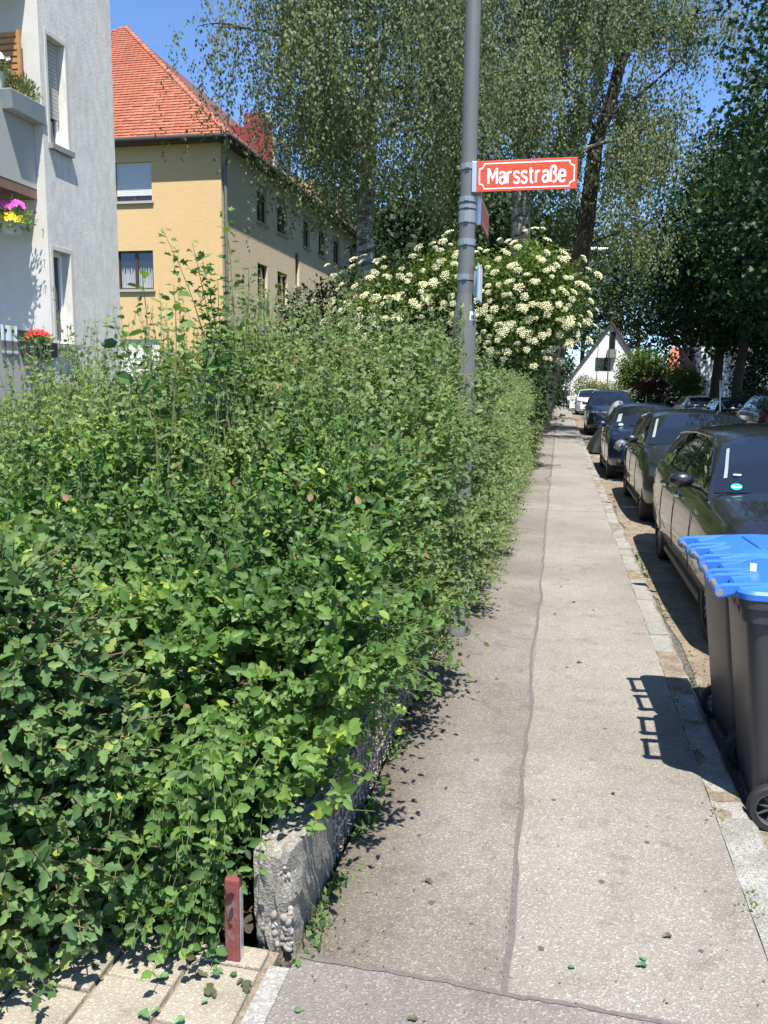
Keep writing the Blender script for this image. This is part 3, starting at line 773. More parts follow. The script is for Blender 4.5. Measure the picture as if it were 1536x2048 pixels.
sapling('hazel_sapling', 'tall thin sapling shoots with round leaves rising above the hedge before the yellow house', (-1.75, 3.4, 1.2),
        [((-1.75, 3.4, 1.1), (-1.80, 3.4, 2.18), (.03, 0, .05)), ((-1.7, 3.4, 1.3), (-1.66, 3.42, 2.12), (.05, 0, .1)), ((-1.76, 3.4, 1.5), (-1.93, 3.38, 1.98), (-.02, 0, .05)),
         ((-1.65, 3.5, 1.3), (-1.50, 3.5, 1.95), (.0, 0, .05))], .088, T_OVAL, M_shrub_o, 22)
sapling('maple_sapling', 'maple sapling with small lobed leaves rising above the hedge in front of the downpipe', (-1.62, 3.9, 1.2),
        [((-1.62, 3.9, 1.3), (-1.95, 3.9, 2.45), (.10, 0, .1)), ((-1.6, 3.9, 1.4), (-1.62, 3.9, 2.52), (.06, 0, .1)), ((-1.62, 3.9, 1.5), (-1.80, 3.92, 2.38), (.0, 0, .1)), ((-1.6, 3.9, 1.5), (-1.5, 3.9, 2.25), (.05, 0, .0)),
         ((-1.62, 3.9, 1.6), (-1.74, 3.9, 2.30), (.0, 0, .1)), ((-1.6, 3.9, 1.4), (-1.66, 3.9, 2.2), (-.03, 0, 0))], .072, T_MAPLE, M_shrub_o, 42)

# ================================================================== LAMP POST AND SIGNS
LX, LY = -.635, 5.55
lp = thing('lamp_post', 'tall grey steel lamp post standing in the hedge edge with metal bands', 'lamp post', (LX, LY, 0))
MB().lathe([(.0, 0), (.105, 0), (.105, .05), (.085, .09), (.078, .3), (.076, 2.12), (.072, 2.16), (.058, 2.24), (.054, 2.3)], n=32).build('lower_pole', M_pole, lp, smooth=True)
MB().lathe([(.053, 2.29), (.051, 3.2), (.045, 5.2), (.042, 6.3), (.0, 6.3)], n=32).build('upper_pole', M_pole, lp, smooth=True)
MB().tube([(0, 0, 6.2), (0, 0, 6.4), (.12, 0, 6.6), (.5, 0, 6.68), (1.0, 0, 6.7)], [.035, .035, .032, .03, .028], 10).build('arm', M_pole, lp, smooth=True)
MB().box((.9, -.12, 6.64), (1.56, .12, 6.76)).build('lamp_head', M_alu, lp, bevel=.03)
for z, h, r in ((2.40, .018, .0575), (2.62, .02, .0575), (2.755, .014, .057), (2.785, .03, .0565), (2.84, .012, .0575), (2.885, .016, .0575), (3.085, .018, .0565)):
    b = MB().lathe([(r-.008, z-h), (r, z-h), (r, z+h), (r-.008, z+h)], n=32, closed=True).build('band', M_band, lp, smooth=True)
    MB().box((-.012, -r-.008, z-h*.8), (.012, -r+.002, z+h*.8)).build('band_lock', M_band, b)
# paper sticker and small service plate
st = MB(); a0, a1 = R(-58), R(-20); V = []; Fc = []
for i in range(7):
    a = a0+(a1-a0)*i/6
    for z in (2.125, 2.18): V.append((.0765*math.cos(a)*1.004, .0765*math.sin(a)*1.004, z))
for i in range(6): Fc.append((2*i, 2*i+2, 2*i+3, 2*i+1))
st.add(V, Fc).build('sticker', M_white, lp)
V = []; Fc = []
for i, (a, z0, z1) in enumerate(((-52, 2.13, 2.175), (-46, 2.13, 2.15), (-40, 2.13, 2.168), (-34, 2.13, 2.148), (-28, 2.13, 2.175))):
    for z in (z0, z1): V.append((.0775*math.cos(R(a)), .0775*math.sin(R(a)), z))
for i in range(4): Fc.append((2*i, 2*i+2, 2*i+3, 2*i+1))
MB().add(V, Fc).build('sticker_print', M_pole, lp)
sp = thing('service_plate', 'small narrow plate with blue face clamped on the lamp post below the street signs', 'sign', (LX+.085, LY, 2.25))
MB().box((0, -.11, -.01), (.012, .11, .225)).build('panel', M_blueplate, sp, bevel=.004)
MB().box((.0125, -.1, .0), (.0145, .1, .215)).build('face', M_white, sp)
MB().box((-.03, -.015, .03), (-.001, .015, .19)).build('clamp', M_band, sp)

def stroke_letters(text, x0, z0, cap, width, wd):
    """narrow road-sign letters drawn as strokes, returned as ribbons in (x, z)"""
    def cm(pts, n=8):
        P = [pts[0]]+list(pts)+[pts[-1]]; out = []
        for i in range(1, len(P)-2):
            p0, p1, p2, p3 = map(np.array, (P[i-1], P[i], P[i+1], P[i+2]))
            for k in range(n):
                t = k/n; out.append(.5*((2*p1)+(-p0+p2)*t+(2*p0-5*p1+4*p2-p3)*t*t+(-p0+3*p1-3*p2+p3)*t**3))
        out.append(np.array(pts[-1])); return out
    X = .73
    G = {'M': (.66, [[(.0, 0), (0, 1)], [(.02, .985), (.33, .34), (.64, .985)], [(.66, 1), (.66, 0)]]),
         'a': (.42, [cm([(.03, .60), (.10, .70), (.22, X), (.35, .69), (.42, .55)]) + [(.42, 0)], cm([(.42, .44), (.24, .43), (.08, .38), (.02, .22), (.09, .05), (.22, .0), (.35, .06), (.42, .17)])]),
         'r': (.30, [[(.0, 0), (0, X+.0)], cm([(.0, .48), (.05, .63), (.15, .71), (.30, .715)])]),
         's': (.38, [cm([(.37, .60), (.30, .70), (.19, X), (.06, .69), (.01, .56), (.08, .43), (.20, .375), (.32, .31), (.38, .18), (.32, .04), (.19, .0), (.06, .03), (.0, .14)])]),
         't': (.30, [[(.1, .95), (.1, .16)] and [(.1, .95), (.1, .2)] + cm([(.1, .16), (.14, .04), (.22, .005), (.31, .01)]), [(.0, X-.01), (.29, X-.01)]]),
         'ß': (.44, [[(.0, 0), (.0, .70)] + cm([(.0, .76), (.05, .92), (.19, 1.0), (.33, .94), (.38, .79), (.33, .65), (.20, .56)]), cm([(.18, .56), (.34, .48), (.43, .32), (.41, .12), (.30, .01), (.16, .0)])]),
         'e': (.43, [[(.02, .36), (.43, .36)] + cm([(.43, .40), (.42, .58), (.34, .69), (.215, X), (.09, .69), (.01, .55), (.0, .36), (.02, .16), (.10, .04), (.22, 0), (.34, .03), (.42, .13)])[1:]])}
    gap = .20; tot = sum(G[c][0] for c in text)+gap*(len(text)-1); k = width/tot
    res = []; x = 0
    for c in text:
        strokes = []
        for s in G[c][1]: strokes.append([(x0+(x+p[0])*k, z0+p[1]*cap) for p in s])
        res.append((c, strokes)); x += G[c][0]+gap
    return res
def sign_front(parent, W2, H2, text=None, y=-.0105, flip=False, mat=None, textw=None):
    """border with notched corners and lettering on a plate centred at 0, facing -y"""
    mat = mat or M_white; m = .018; r = .03
    x0, x1, z0, z1 = -W2+m, W2-m, -H2+m, H2-m; pts = []
    for (cx, cz, a) in ((x0, z0, 90), (x1, z0, 180), (x1, z1, 270), (x0, z1, 0)):
        for k in range(7):
            an = R(a - 90*k/6); pts.append((cx+r*math.cos(an), cz+r*math.sin(an)))
    V, Fc = ribbon(pts, .0075, 0, True)
    MB().add([(v[0], y, v[1]) for v in V], Fc).build('border', mat, parent)
    if text:
        for i, (c, strokes) in enumerate(stroke_letters(text, -textw/2, -.047, .094, textw, .0165)):
            mb = MB()
            for q, s in enumerate(strokes):
                V, Fc = ribbon(s, .0135)
                mb.add([(v[0], y-.0004*q, v[1]) for v in V], Fc)
            mb.build('letter', mat, parent)
SX0, SX1, SZ0, SZ1 = -.578, .045, 2.925, 3.112
sg = thing('street_sign', 'red street name sign with white lettering Marsstraße and notched white border', 'sign', ((SX0+SX1)/2, LY-.03, (SZ0+SZ1)/2))
W2, H2 = (SX1-SX0)/2, (SZ1-SZ0)/2
MB().box((-W2, -.01, -H2), (W2, .0, H2)).build('panel', M_red, sg, bevel=.0015)
MB().box((-W2, .0005, H2-.012), (W2, .012, H2)).build('rear_rail', M_alu, sg)
sign_front(sg, W2, H2, 'Marsstraße', textw=.475)
MB().box((-W2-.03, -.012, -H2-.0), (-W2-.001, .03, H2)).build('bracket', M_alu, sg, bevel=.003)
sg.rotation_euler = (0, R(-.6), R(2))
s2 = thing('street_sign', 'dark red street sign seen edge on, mounted below the lettered red sign', 'sign', (-.565, LY+.37, 2.84))
MB().box((0, -.3, -.085), (.009, .3, .085)).build('panel', M_dkplate, s2, bevel=.0015)
pts = [(-.28, -.065), (.28, -.065), (.28, .065), (-.28, .065)]
V, Fc = ribbon(pts, .008, 0, True); MB().add([(.0105, v[0], v[1]) for v in V], Fc).build('border', plain('dull_border', (.5, .36, .3)), s2)  # border colour toned down along with the panel
MB().box((-.02, -.325, -.10), (.012, -.301, .20)).build('bracket', M_alu, s2, bevel=.003)

# ================================================================== HOUSES
def wall_holes(org, u, n, Wl, Ht, holes, depth=.18):
    """wall in plane org + a*u + z, outward normal n, with rectangular openings (a0, z0, a1, z1) and their reveals"""
    org, u, n = np.array(org, float), np.array(u, float), np.array(n, float)
    us = sorted({0, Wl, *[h[0] for h in holes], *[h[2] for h in holes]}); zs = sorted({0, Ht, *[h[1] for h in holes], *[h[3] for h in holes]})
    mb = MB(); pt = lambda a, z, d=0: org+a*u+np.array([0, 0, z])-d*n
    for a0, a1 in zip(us, us[1:]):
        for z0, z1 in zip(zs, zs[1:]):
            if any(h[0]-1e-6 <= a0 and a1 <= h[2]+1e-6 and h[1]-1e-6 <= z0 and z1 <= h[3]+1e-6 for h in holes): continue
            mb.add([pt(a0, z0), pt(a1, z0), pt(a1, z1), pt(a0, z1)], [(0, 1, 2, 3)])
    for a0, z0, a1, z1 in holes:
        c = [(a0, z0), (a1, z0), (a1, z1), (a0, z1)]
        for (p, q) in zip(c, c[1:]+c[:1]):
            mb.add([pt(*p), pt(*q), pt(*q, depth), pt(*p, depth)], [(0, 1, 2, 3)])
    return mb
class Frame:
    """local axes on a wall: a along the wall, z up, d outwards"""
    def __init__(s, org, u, n): s.o, s.u, s.n = np.array(org, float), np.array(u, float), np.array(n, float)
    def box(s, mb, a0, a1, z0, z1, d0, d1):
        P = [s.o+a*s.u+np.array([0, 0, z])+d*s.n for z in (z0, z1) for d in (d0, d1) for a in (a0, a1)]
        return mb.add(P, [(0, 1, 3, 2), (4, 6, 7, 5), (0, 4, 5, 1), (2, 3, 7, 6), (0, 2, 6, 4), (1, 5, 7, 3)])
def window(par, fr, hole, fmat, depth=.16, mull=1, sill=True, shutter=0.0, smat=None, curtain=False, slats=False, sillmat=None):
    a0, z0, a1, z1 = hole; f = .055; mb = MB()
    fr.box(mb, a0, a0+f, z0, z1, -depth+.0, -depth+.06); fr.box(mb, a1-f, a1, z0, z1, -depth+.0, -depth+.06)
    fr.box(mb, a0+f, a1-f, z1-f, z1, -depth+.0, -depth+.058); fr.box(mb, a0+f, a1-f, z0, z0+f, -depth+.0, -depth+.058)
    for k in range(1, mull+1):
        c = a0+(a1-a0)*k/(mull+1); fr.box(mb, c-.05, c+.05, z0+f, z1-f, -depth+.002, -depth+.056)
    w_ = mb.build('window', fmat, par)
    p = MB(); fr.box(p, a0+.01, a1-.01, z0+.01, z1-.01, -depth+.02, -depth+.03); p.build('pane', M_wglass, w_)
    if curtain:
        m2 = MB(); n = 40
        for (c0, c1) in ((a0+.1, (a0+a1)/2-.07), ((a0+a1)/2+.07, a1-.1)):
            V = []; Fc = []
            for i in range(n+1):
                a = c0+(c1-c0)*i/n; d = -depth+.034+.006*math.sin(i*1.3)
                ztop = z0+(z1-z0)*(.36+.22*abs(math.sin(i*.13*math.pi+.5)))
                V += [fr.o+a*fr.u+np.array([0, 0, z0+.06])+d*fr.n, fr.o+a*fr.u+np.array([0, 0, ztop])+d*fr.n]
            Fc = [(2*i, 2*i+2, 2*i+3, 2*i+1) for i in range(n)]; m2.add(V, Fc)
        m2.build('curtain', plain('net_curtain', (.4, .42, .45), .8), w_)
    if shutter:
        zb = z1-(z1-z0)*shutter; k = MB()
        hh = .052
        z = z1-.01
        while z-hh > zb:
            fr.box(k, a0+.03, a1-.03, z-hh+.006, z, -depth+.07, -depth+.085+(.0 if not slats else .004)); z -= hh
        fr.box(k, a0+.035, a1-.035, z, z1-.012, -depth+.064, -depth+.072)
        k.build('roller_shutter', smat or M_white, w_)
    if sill:
        q = MB(); fr.box(q, a0-.06, a1+.06, z0-.075, z0-.002, -.05, .07); q.build('sill', sillmat or M_zinc, par)
    return w_

# ---- yellow house
YX, YY = -10.48, 25.0
yh = thing('yellow_house', 'ochre plastered three storey house with orange tiled hip roof', 'house', (YX-6.5, YY+10, 0))
yl = {'x': -14.05, 'w': 1.26}
fr = Frame((YX, YY, 0), (-1, 0, 0), (0, -1, 0))
a0 = YX-(-12.80); a1 = a0+1.26
hs = [(a0, 7.32, a1, 8.50), (a0+.02, 4.62, a1+.02, 5.82), (a0-.1, 1.6, a1+.3, 3.05), (a0+3.2, 7.32, a1+3.2, 8.5), (a0+3.2, 4.62, a1+3.2, 5.82)]
Wp = part_wall = None
m = wall_holes((YX, YY, -.2), (-1, 0, 0), (0, -1, 0), 13.4, 9.2, [(h[0], h[1]+.2, h[2], h[3]+.2) for h in hs])
m.build('front_wall', M_yplaster, yh, world=True)
def W(par, fr, h, *a, **k):
    """window in world coordinates: parts of `par` are shifted back to its origin"""
    n0 = set(par.children)
    w_ = window(par, fr, h, *a, **k)
    for o in par.children:
        if o not in n0: o.location = -par.location
    return w_
M_dkframe = plain('dark_brown_frame', (.06, .042, .035), .5)
M_shut = plain('pale_shutter', (.62, .65, .68), .5)
M_sillg = plain('grey_sill', (.42, .39, .35), .7)
W(yh, fr, hs[0], M_zinc, shutter=.86, smat=M_shut, sillmat=M_sillg)
W(yh, fr, hs[1], M_dkframe, curtain=True, sillmat=M_sillg)
W(yh, fr, hs[2], M_dkframe, shutter=.98, smat=M_white, sillmat=M_sillg)
W(yh, fr, hs[3], M_zinc, shutter=.5, smat=M_shut, sillmat=M_sillg); W(yh, fr, hs[4], M_dkframe, sillmat=M_sillg)
Ly = 21.0
frx = Frame((YX, YY, 0), (0, 1, 0), (1, 0, 0))
hx = []
for (c0, c1) in ((3.1, 4.1), (5.2, 6.35), (10.6, 11.7), (13.0, 14.1), (16.2, 17.2), (18.6, 19.6)):
    hx += [(c0, 7.25, c1, 8.5), (c0, 4.6, c1, 5.85), (c0, 1.9, c1, 3.1)]
hx += [(7.35, 5.55, 7.85, 6.85), (8.4, 7.25, 9.3, 8.5)]
m = wall_holes((YX, YY, -.2), (0, 1, 0), (1, 0, 0), Ly, 9.2, [(h[0], h[1]+.2, h[2], h[3]+.2) for h in hx])
m.build('street_wall', plaster('glancing_light_plaster', (.70, .57, .39), (1, 1, 1), .06, 14, (1, 1, 1), .6, .02), yh, world=True)  # glancing light on this side put into a greyer, beige plaster tone
for h in hx: W(yh, frx, h, M_dkframe, mull=1 if h[2]-h[0] > .6 else 0, sillmat=M_sillg, shutter=.18 if h[1] > 7 else 0, smat=M_sillg)
m = MB().add([(YX-13.4, YY, -.2), (YX-13.4, YY+Ly, -.2), (YX-13.4, YY+Ly, 9), (YX-13.4, YY, 9), (YX, YY+Ly, -.2), (YX, YY+Ly, 9)], [(0, 1, 2, 3), (1, 4, 5, 2)])
m.build('rear_wall', M_yplaster, yh, world=True)
# roof: hipped, tiles laid one by one on the slope that faces the camera
EO, EZ, SL = .42, 9.06, .88
x1, x0, y0, y1 = YX+EO-.04, YX-13.4-EO, YY-EO+.02, YY+Ly+EO
t = (x1-x0)/2; rz = EZ+SL*t
rf = MB().add([(x0, y0, EZ), (x1, y0, EZ), (x1, y1, EZ), (x0, y1, EZ), ((x0+x1)/2, y0+t, rz), ((x0+x1)/2, y1-t, rz)],
              [(0, 1, 4), (1, 2, 5, 4), (2, 3, 5), (3, 0, 4, 5)]).build('roof', M_tile_d, yh, world=True)
# soffit + gutter
m = MB(); m.box((YX+.005, y0+.02, EZ-.1), (x1-.02, y1-.02, EZ-.04)); m.box((x0+.02, y0+.02, EZ-.1), (YX+.004, YY-.005, EZ-.04)); m.build('soffit', M_zinc, yh, world=True)
g_ = MB(); g_.tube([(x0, y0-.05, EZ-.02), (x1+.05, y0-.05, EZ-.02), (x1+.05, y1, EZ-.02)], .075, 10); g_.build('gutter', M_zinc, yh, world=True, smooth=True)
dp = MB(); dp.tube([(x1+.0, y0+.02, EZ-.06), (x1-.05, y0+.1, EZ-.35), (YX+.09, YY+.12, EZ-.75), (YX+.09, YY+.12, 0)], .055, 10); dp.build('downpipe', plain('zinc_pipe', (.2, .2, .2), .5, .3), yh, world=True, smooth=True)
up_s = Vector((0, 1, SL)).normalized(); nrm_s = Vector((0, -SL, 1)).normalized()
def tile_mesh():
    w_, l_ = .0965, .34; pts = [(-w_, l_), (-w_, .05), (-w_*.72, .014), (0, 0), (w_*.72, .014), (w_, .05), (w_, l_)]
    top = [(x, y, .034+.014*(1-(x/w_)**2)) for x, y in pts]; bot = [(x, y, .0) for x, y in pts]
    n = len(pts); Fc = [tuple(range(n-1, -1, -1))] + [(i, (i+1) % n, n+(i+1) % n, n+i) for i in range(n)]
    return MB().add(top+bot, Fc)
tmb = tile_mesh(); tm = tmb.mesh('roof_tile'); tm.materials.append(M_tile)
exp = .20; rows = int(t*math.hypot(1, SL)/exp)
M3 = Matrix(((1, 0, 0), (0, up_s.y, nrm_s.y), (0, up_s.z, nrm_s.z)))
cand = []
for rr in range(rows):
    s_ = rr*exp; yy = y0-.03+s_*up_s.y; zz = EZ-.02+s_*up_s.z
    xr = x1-(yy-y0)-.03; xl = max(x0+(yy-y0)+.03, -19)
    k = 0; x = xr-.1 - (.1 if rr % 2 else 0)
    while x > xl: cand.append((rr, x, yy, zz)); x -= .2
tiltm = M3.to_4x4() @ Matrix.Rotation(R(-5.5), 4, 'X')
cand.sort(key=lambda c: (c[1] < -14.2, c[0]))
stuff = MB(); rt = random.Random(2)
for i, (rr, x, yy, zz) in enumerate(cand):
    j = rt.uniform(-.004, .004)
    mt = Matrix.Translation(Vector((x, yy, zz))+nrm_s*(.012+j)) @ tiltm @ Matrix.Rotation(rt.uniform(-.012, .012), 4, 'Z')
    if i < 300:
        o = place('roof_tile', tm, None, rf); o.matrix_local = mt
    else:
        stuff.add([tuple(mt @ Vector(v)) for v in tmb.v], tmb.f)
o = stuff.build('upper_tiles', M_tile, rf); o['kind'] = 'stuff'
for sgn in (1,):
    for q in range(int(t*math.sqrt(2+SL*SL)/.34)):
        s_ = q*.34/math.sqrt(2+SL*SL)
        a = Vector((x1-s_, y0+s_, EZ+SL*s_+.03)); b = a+Vector((-1, 1, SL)).normalized()*.36
        MB().tube([a, b], [.095, .08], 8).build('hip_tile', M_tile, rf)
# red sheet-metal dormer, chimney, dish; second row of dormers further on
M_redmetal = plain('red_sheet_metal', (.24, .042, .042), .5, .1)
d1 = MB().prism([(-10.35, 29.3, 9.15), (-10.35, 29.3, 10.5), (-12.6, 29.3, 10.9)], (0, 2.2, 0)).build('dormer', M_redmetal, yh, world=True)
MB().box((-10.348, 29.4, 9.35), (-10.30, 31.4, 10.35)).build('dormer_window', M_wplaster2, d1)
MB().box((-10.299, 29.55, 9.5), (-10.29, 31.25, 10.25)).build('pane', M_wglass, d1)
MB().box((-11.5, 29.6, 10.3), (-10.85, 30.2, 11.25)).build('chimney', M_redmetal, rf)
dish = thing('satellite_dish', 'round pale satellite dish on the red dormer of the yellow house', 'satellite dish', (-10.55, 29.75, 10.55))
V = [(0, 0, 0)]
MB().lathe([(0, .09), (.12, .08), (.24, .04), (.33, -.02), (.34, -.025), (.24, .025), (0, .07)], (0, 0, .45), 'x', 20).build('reflector', M_sillg, dish, smooth=True)
MB().tube([(0, 0, 0), (0, 0, .4), (.03, 0, .45)], .025, 8).build('mast', M_alu, dish)
MB().tube([(.05, 0, .2), (.35, 0, .38)], .012, 6).build('feed_arm', M_alu, dish)
for q, ya in enumerate((35.8, 38.4)):
    d = MB().prism([(-10.4, ya, 9.1), (-10.4, ya, 10.25), (-12.3, ya, 10.65)], (0, 2.2, 0)).build('dormer', plain('dormer_boards', (.36, .25, .17), .7), yh, world=True)
    for k in range(2): MB().box((-10.398, ya+.2+k, 9.4), (-10.37, ya+.95+k, 10.1)).build('pane', M_wglass, d)
# ---- white house with balconies
WX, WY = -7.0, 10.6
wh = thing('white_house', 'white rough plastered apartment house at the left edge with stacked balconies', 'house', (WX-4, WY+2.4, 0))
fx = Frame((WX, WY, 0), (0, 1, 0), (1, 0, 0))
hw = [(.10, 2.22, .52, 3.50), (.17, 4.92, .59, 6.32), (.17, 7.62, .59, 9.0)]
m = wall_holes((WX, WY, -.2), (0, 1, 0), (1, 0, 0), 1.88, 11.2, [(h[0], h[1]+.2, h[2], h[3]+.2) for h in hw], .22)
m.add([(WX, WY+1.88, -.2), (WX-2.2, WY+1.88, -.2), (WX-2.2, WY+1.88, 11), (WX, WY+1.88, 11)], [(0, 1, 2, 3)])
m.add([(WX-2.2, WY+1.88, -.2), (WX-2.2, WY+4.6, -.2), (WX-2.2, WY+4.6, 11), (WX-2.2, WY+1.88, 11)], [(0, 1, 2, 3)])
m.build('street_wall', M_wplaster, wh, world=True)
fs = Frame((WX, WY, 0), (-1, 0, 0), (0, -1, 0))
hd = [(1.3, 1.5, 2.4, 3.6), (1.3, 4.4, 2.4, 6.4), (1.3, 7.1, 2.4, 9.1)]
m = wall_holes((WX, WY, -.2), (-1, 0, 0), (0, -1, 0), 9, 11.2, [(h[0], h[1]+.2, h[2], h[3]+.2) for h in hd], .2)
m.add([(WX-9, WY, -.2), (WX-9, WY+4.6, -.2), (WX-9, WY+4.6, 11), (WX-9, WY, 11), (WX-2.2, WY+4.6, -.2), (WX-2.2, WY+4.6, 11)], [(0, 1, 2, 3), (1, 4, 5, 2)])
m.build('balcony_wall', M_wplaster2, wh, world=True)
MB().box((WX-9.3, WY-.35, 11.0), (WX+.35, WY+4.9, 11.18)).build('roof', M_zinc, wh, world=True)
for i, h in enumerate(hw):
    W(wh, fx, h, M_white, depth=.2, mull=0, shutter=(0, .72, .4)[i], smat=M_sillg, slats=True, sillmat=plain('zinc_sill', (.3, .3, .3), .5, .2))
    q = MB(); fx.box(q, h[0]-.05, h[0]-.003, h[1], h[3]+.06, -.004, .008); fx.box(q, h[2]+.003, h[2]+.06, h[1], h[3]+.06, -.004, .008); fx.box(q, h[0]-.003, h[2]+.003, h[3]+.003, h[3]+.06, -.004, .0085)
    q.build('window_surround', M_wplaster2, wh, world=True)
for h in hd: W(wh, fs, h, M_white, sill=False, mull=1)
M_balc = plain('grey_balcony_panel', (.40, .39, .35), .6, 0, 0, .06, 2)
M_rust = plain('rusty_edge', (.2, .12, .085), .8, 0, 0, .4, 6)
for i, (zb, zt_) in enumerate(((1.28, 2.36), (4.28, 5.36), (7.0, 8.0))):
    bx0, bx1, by0 = WX-3.6, WX-.13, 9.0
    MB().box((bx0, by0, zb-.13), (bx1-.004, WY-.004, zb)).build('balcony_slab', M_rust if i else M_wplaster2, wh, world=True)
    MB().box((bx1-.035, by0+.001, zb-.02 if not i else zb), (bx1, WY-.003, zt_-.04)).build('balcony_side_panel', M_balc, wh, world=True)
    MB().box((bx0, by0-.03, zb), (bx1-.0355, by0, zt_-.04)).build('balcony_front_panel', M_balc, wh, world=True)
    r = MB(); r.box((bx1-.05, by0-.03, zt_-.038), (bx1+.015, WY-.003, zt_)); r.box((bx0, by0-.045, zt_-.038), (bx1-.0505, by0+.012, zt_)); r.build('handrail', M_alu if i else M_zinc, wh, world=True)
for z in (3.0, 3.35, 3.75):    # small wall hooks beside the lower balcony
    MB().tube([(WX-.06, WY-.002, z), (WX-.06, WY-.03, z), (WX-.06, WY-.036, z-.02)], .005, 6).build('wall_hook', M_zinc, wh, world=True)

# ---- balcony things
def blossom_mass(par, n, c, r, mat, size, name='flower'):
    ms = []
    for q in range(3):
        V = []; Fc = []
        for k in range(5):
            a = k*1.2566+q*.3; b0 = len(V)
            V += [(0, 0, 0), (math.cos(a-.5), math.sin(a-.5), .3), (1.15*math.cos(a), 1.15*math.sin(a), .22), (math.cos(a+.5), math.sin(a+.5), .3)]
            Fc += [(b0, b0+1, b0+2), (b0, b0+2, b0+3)]
        me = bpy.data.meshes.new(name); me.from_pydata(V, [], Fc); me.materials.append(mat); ms.append(me)
    for i in range(n):
        d = rand_dirs(1)[0]; d[1] = -abs(d[1])*.9; d[2] = abs(d[2])*.8-.15
        p = np.array(c)+d*np.array(r)*rng.uniform(.75, 1.05)
        o = bpy.data.objects.new(name, ms[i % 3]); COL.objects.link(o); o.parent = par
        o.location = Vector(p); o.rotation_euler = Vector(d + rng.normal(size=3)*.25 + np.array([.3, -.5, .2])).to_track_quat('Z', 'Y').to_euler(); s = size*rng.uniform(.7, 1.2); o.scale = (s, s, s)
def greens(par, n, c, r, mat, size, T=T_OVAL, up=.5, name='foliage', thin=.6):
    d = rand_dirs(n); P = np.array(c)+d*np.array(r)*rng.uniform(.3, 1, (n, 1))
    L = size*rng.uniform(.6, 1.2, n)
    o = foliage(name, P, nrm(d+UP*up+rng.normal(size=(n, 3))*.3), nrm(UP*.6+d+rng.normal(size=(n, 3))*.4), L, L*thin, T, rng.uniform(.2, 1, n), mat, par, world=False); o['kind'] = 'stuff'
M_pink = plain('magenta_petal', (.72, .06, .42), .6); M_yel = plain('yellow_petal', (.85, .62, .02), .6); M_redf = plain('red_petal', (.72, .025, .03), .6)
M_whf = plain('white_petal', (.8, .8, .76), .6); M_potw = plain('pale_plastic', (.5, .5, .46), .5); M_potd = plain('dark_plastic', (.06, .06, .065), .5)
hb = thing('hanging_basket', 'hanging flower basket with magenta and yellow flowers below the upper balcony', 'flower basket', (-7.26, 10.2, 3.62))
MB().lathe([(0, 0), (.10, .0), (.15, .15), (.16, .16), (.145, .16), (0, .14)], n=20).build('pot', M_potw, hb, smooth=True)
hk = MB()
for a in (0, 2.1, 4.2): hk.tube([(.15*math.cos(a), .15*math.sin(a), .15), (0, 0, .42)], .003, 4)
hk.tube([(0, 0, .42), (0, 0, .46), (.03, 0, .49), (.02, 0, .52), (0, 0, .535)], .006, 6); hk.build('hanger', M_potw, hb)
greens(hb, 520, (0, 0, .22), (.32, .28, .2), M_hedge, .05)
blossom_mass(hb, 40, (0, 0, .28), (.34, .30, .21), M_pink, .036); blossom_mass(hb, 60, (.04, -.10, .16), (.2, .2, .15), M_yel, .026)
gb_ = thing('geranium_box', 'dark flower box with red geraniums hung on the lower balcony side', 'flower box', (-7.04, 10.33, 2.02))
MB().prism([(-.08, -.28, 0), (.08, -.28, 0), (.11, -.33, .2), (-.1, -.33, .2)], (0, .6, 0)).build('box', M_potd, gb_, bevel=.008)
MB().box((-.09, -.31, .17), (.095, .3, .202)).build('soil', M_soil, gb_)
greens(gb_, 420, (0, -.02, .25), (.13, .3, .09), M_hedge, .05)
blossom_mass(gb_, 46, (0.02, .02, .28), (.14, .27, .11), M_redf, .03)
pb = thing('planter_box', 'pale grey planter box with green shoots hung outside the upper balcony', 'flower box', (-7.055, 10.28, 5.12))
MB().prism([(-.08, -.34, 0), (.08, -.34, 0), (.12, -.42, .22), (-.1, -.42, .22)], (0, .72, 0)).build('box', M_potw, pb, bevel=.008)
MB().box((-.09, -.36, .19), (.1, .33, .222)).build('soil', M_soil, pb)
greens(pb, 520, (0, 0, .33), (.13, .36, .16), M_birchl, .07, up=1.4, thin=.25)
wp = thing('white_flower_pot', 'pot of white flowers standing on the upper balcony rail', 'flower pot', (-7.22, 9.98, 5.36))
MB().lathe([(0, 0), (.09, 0), (.13, .2), (.115, .2), (0, .18)], n=18).build('pot', M_potw, wp, smooth=True)
greens(wp, 260, (0, 0, .28), (.2, .2, .14), M_birchl, .05)
blossom_mass(wp, 60, (0, 0, .34), (.22, .22, .17), M_whf, .026)
sc = thing('slatted_screen', 'honey coloured wooden slatted screen at the back of the upper balcony', 'screen', (-7.43, 10.5, 4.3))
for a in (-.25, .2): MB().box((a-.02, -.02, 0), (a+.02, .02, 1.98)).build('upright', M_wood, sc)
for k in range(24): MB().box((-.229, -.016, .06+k*.08), (.179, .012, .115+k*.08)).build('slat', M_wood, sc)
tw = thing('striped_towel', 'grey and pale striped towel hanging over the lower balcony rail', 'towel', (-7.14, 9.8, 2.365))
V = []; Fc = []
for i in range(9):
    for j in range(12):
        yy = -.16+.32*i/8; s_ = j/11*.55-.2; x = .03+.015*math.sin(i*1.7)+(.0 if s_ > 0 else 0); z = .01
        if s_ > 0: V.append((x, yy, z-s_+.05*0))
        else: V.append((x+s_*.6-.0, yy, z+.03*math.sin((s_+.2)*8)))
for i in range(8):
    for j in range(11): Fc.append((i*12+j, (i+1)*12+j, (i+1)*12+j+1, i*12+j+1))
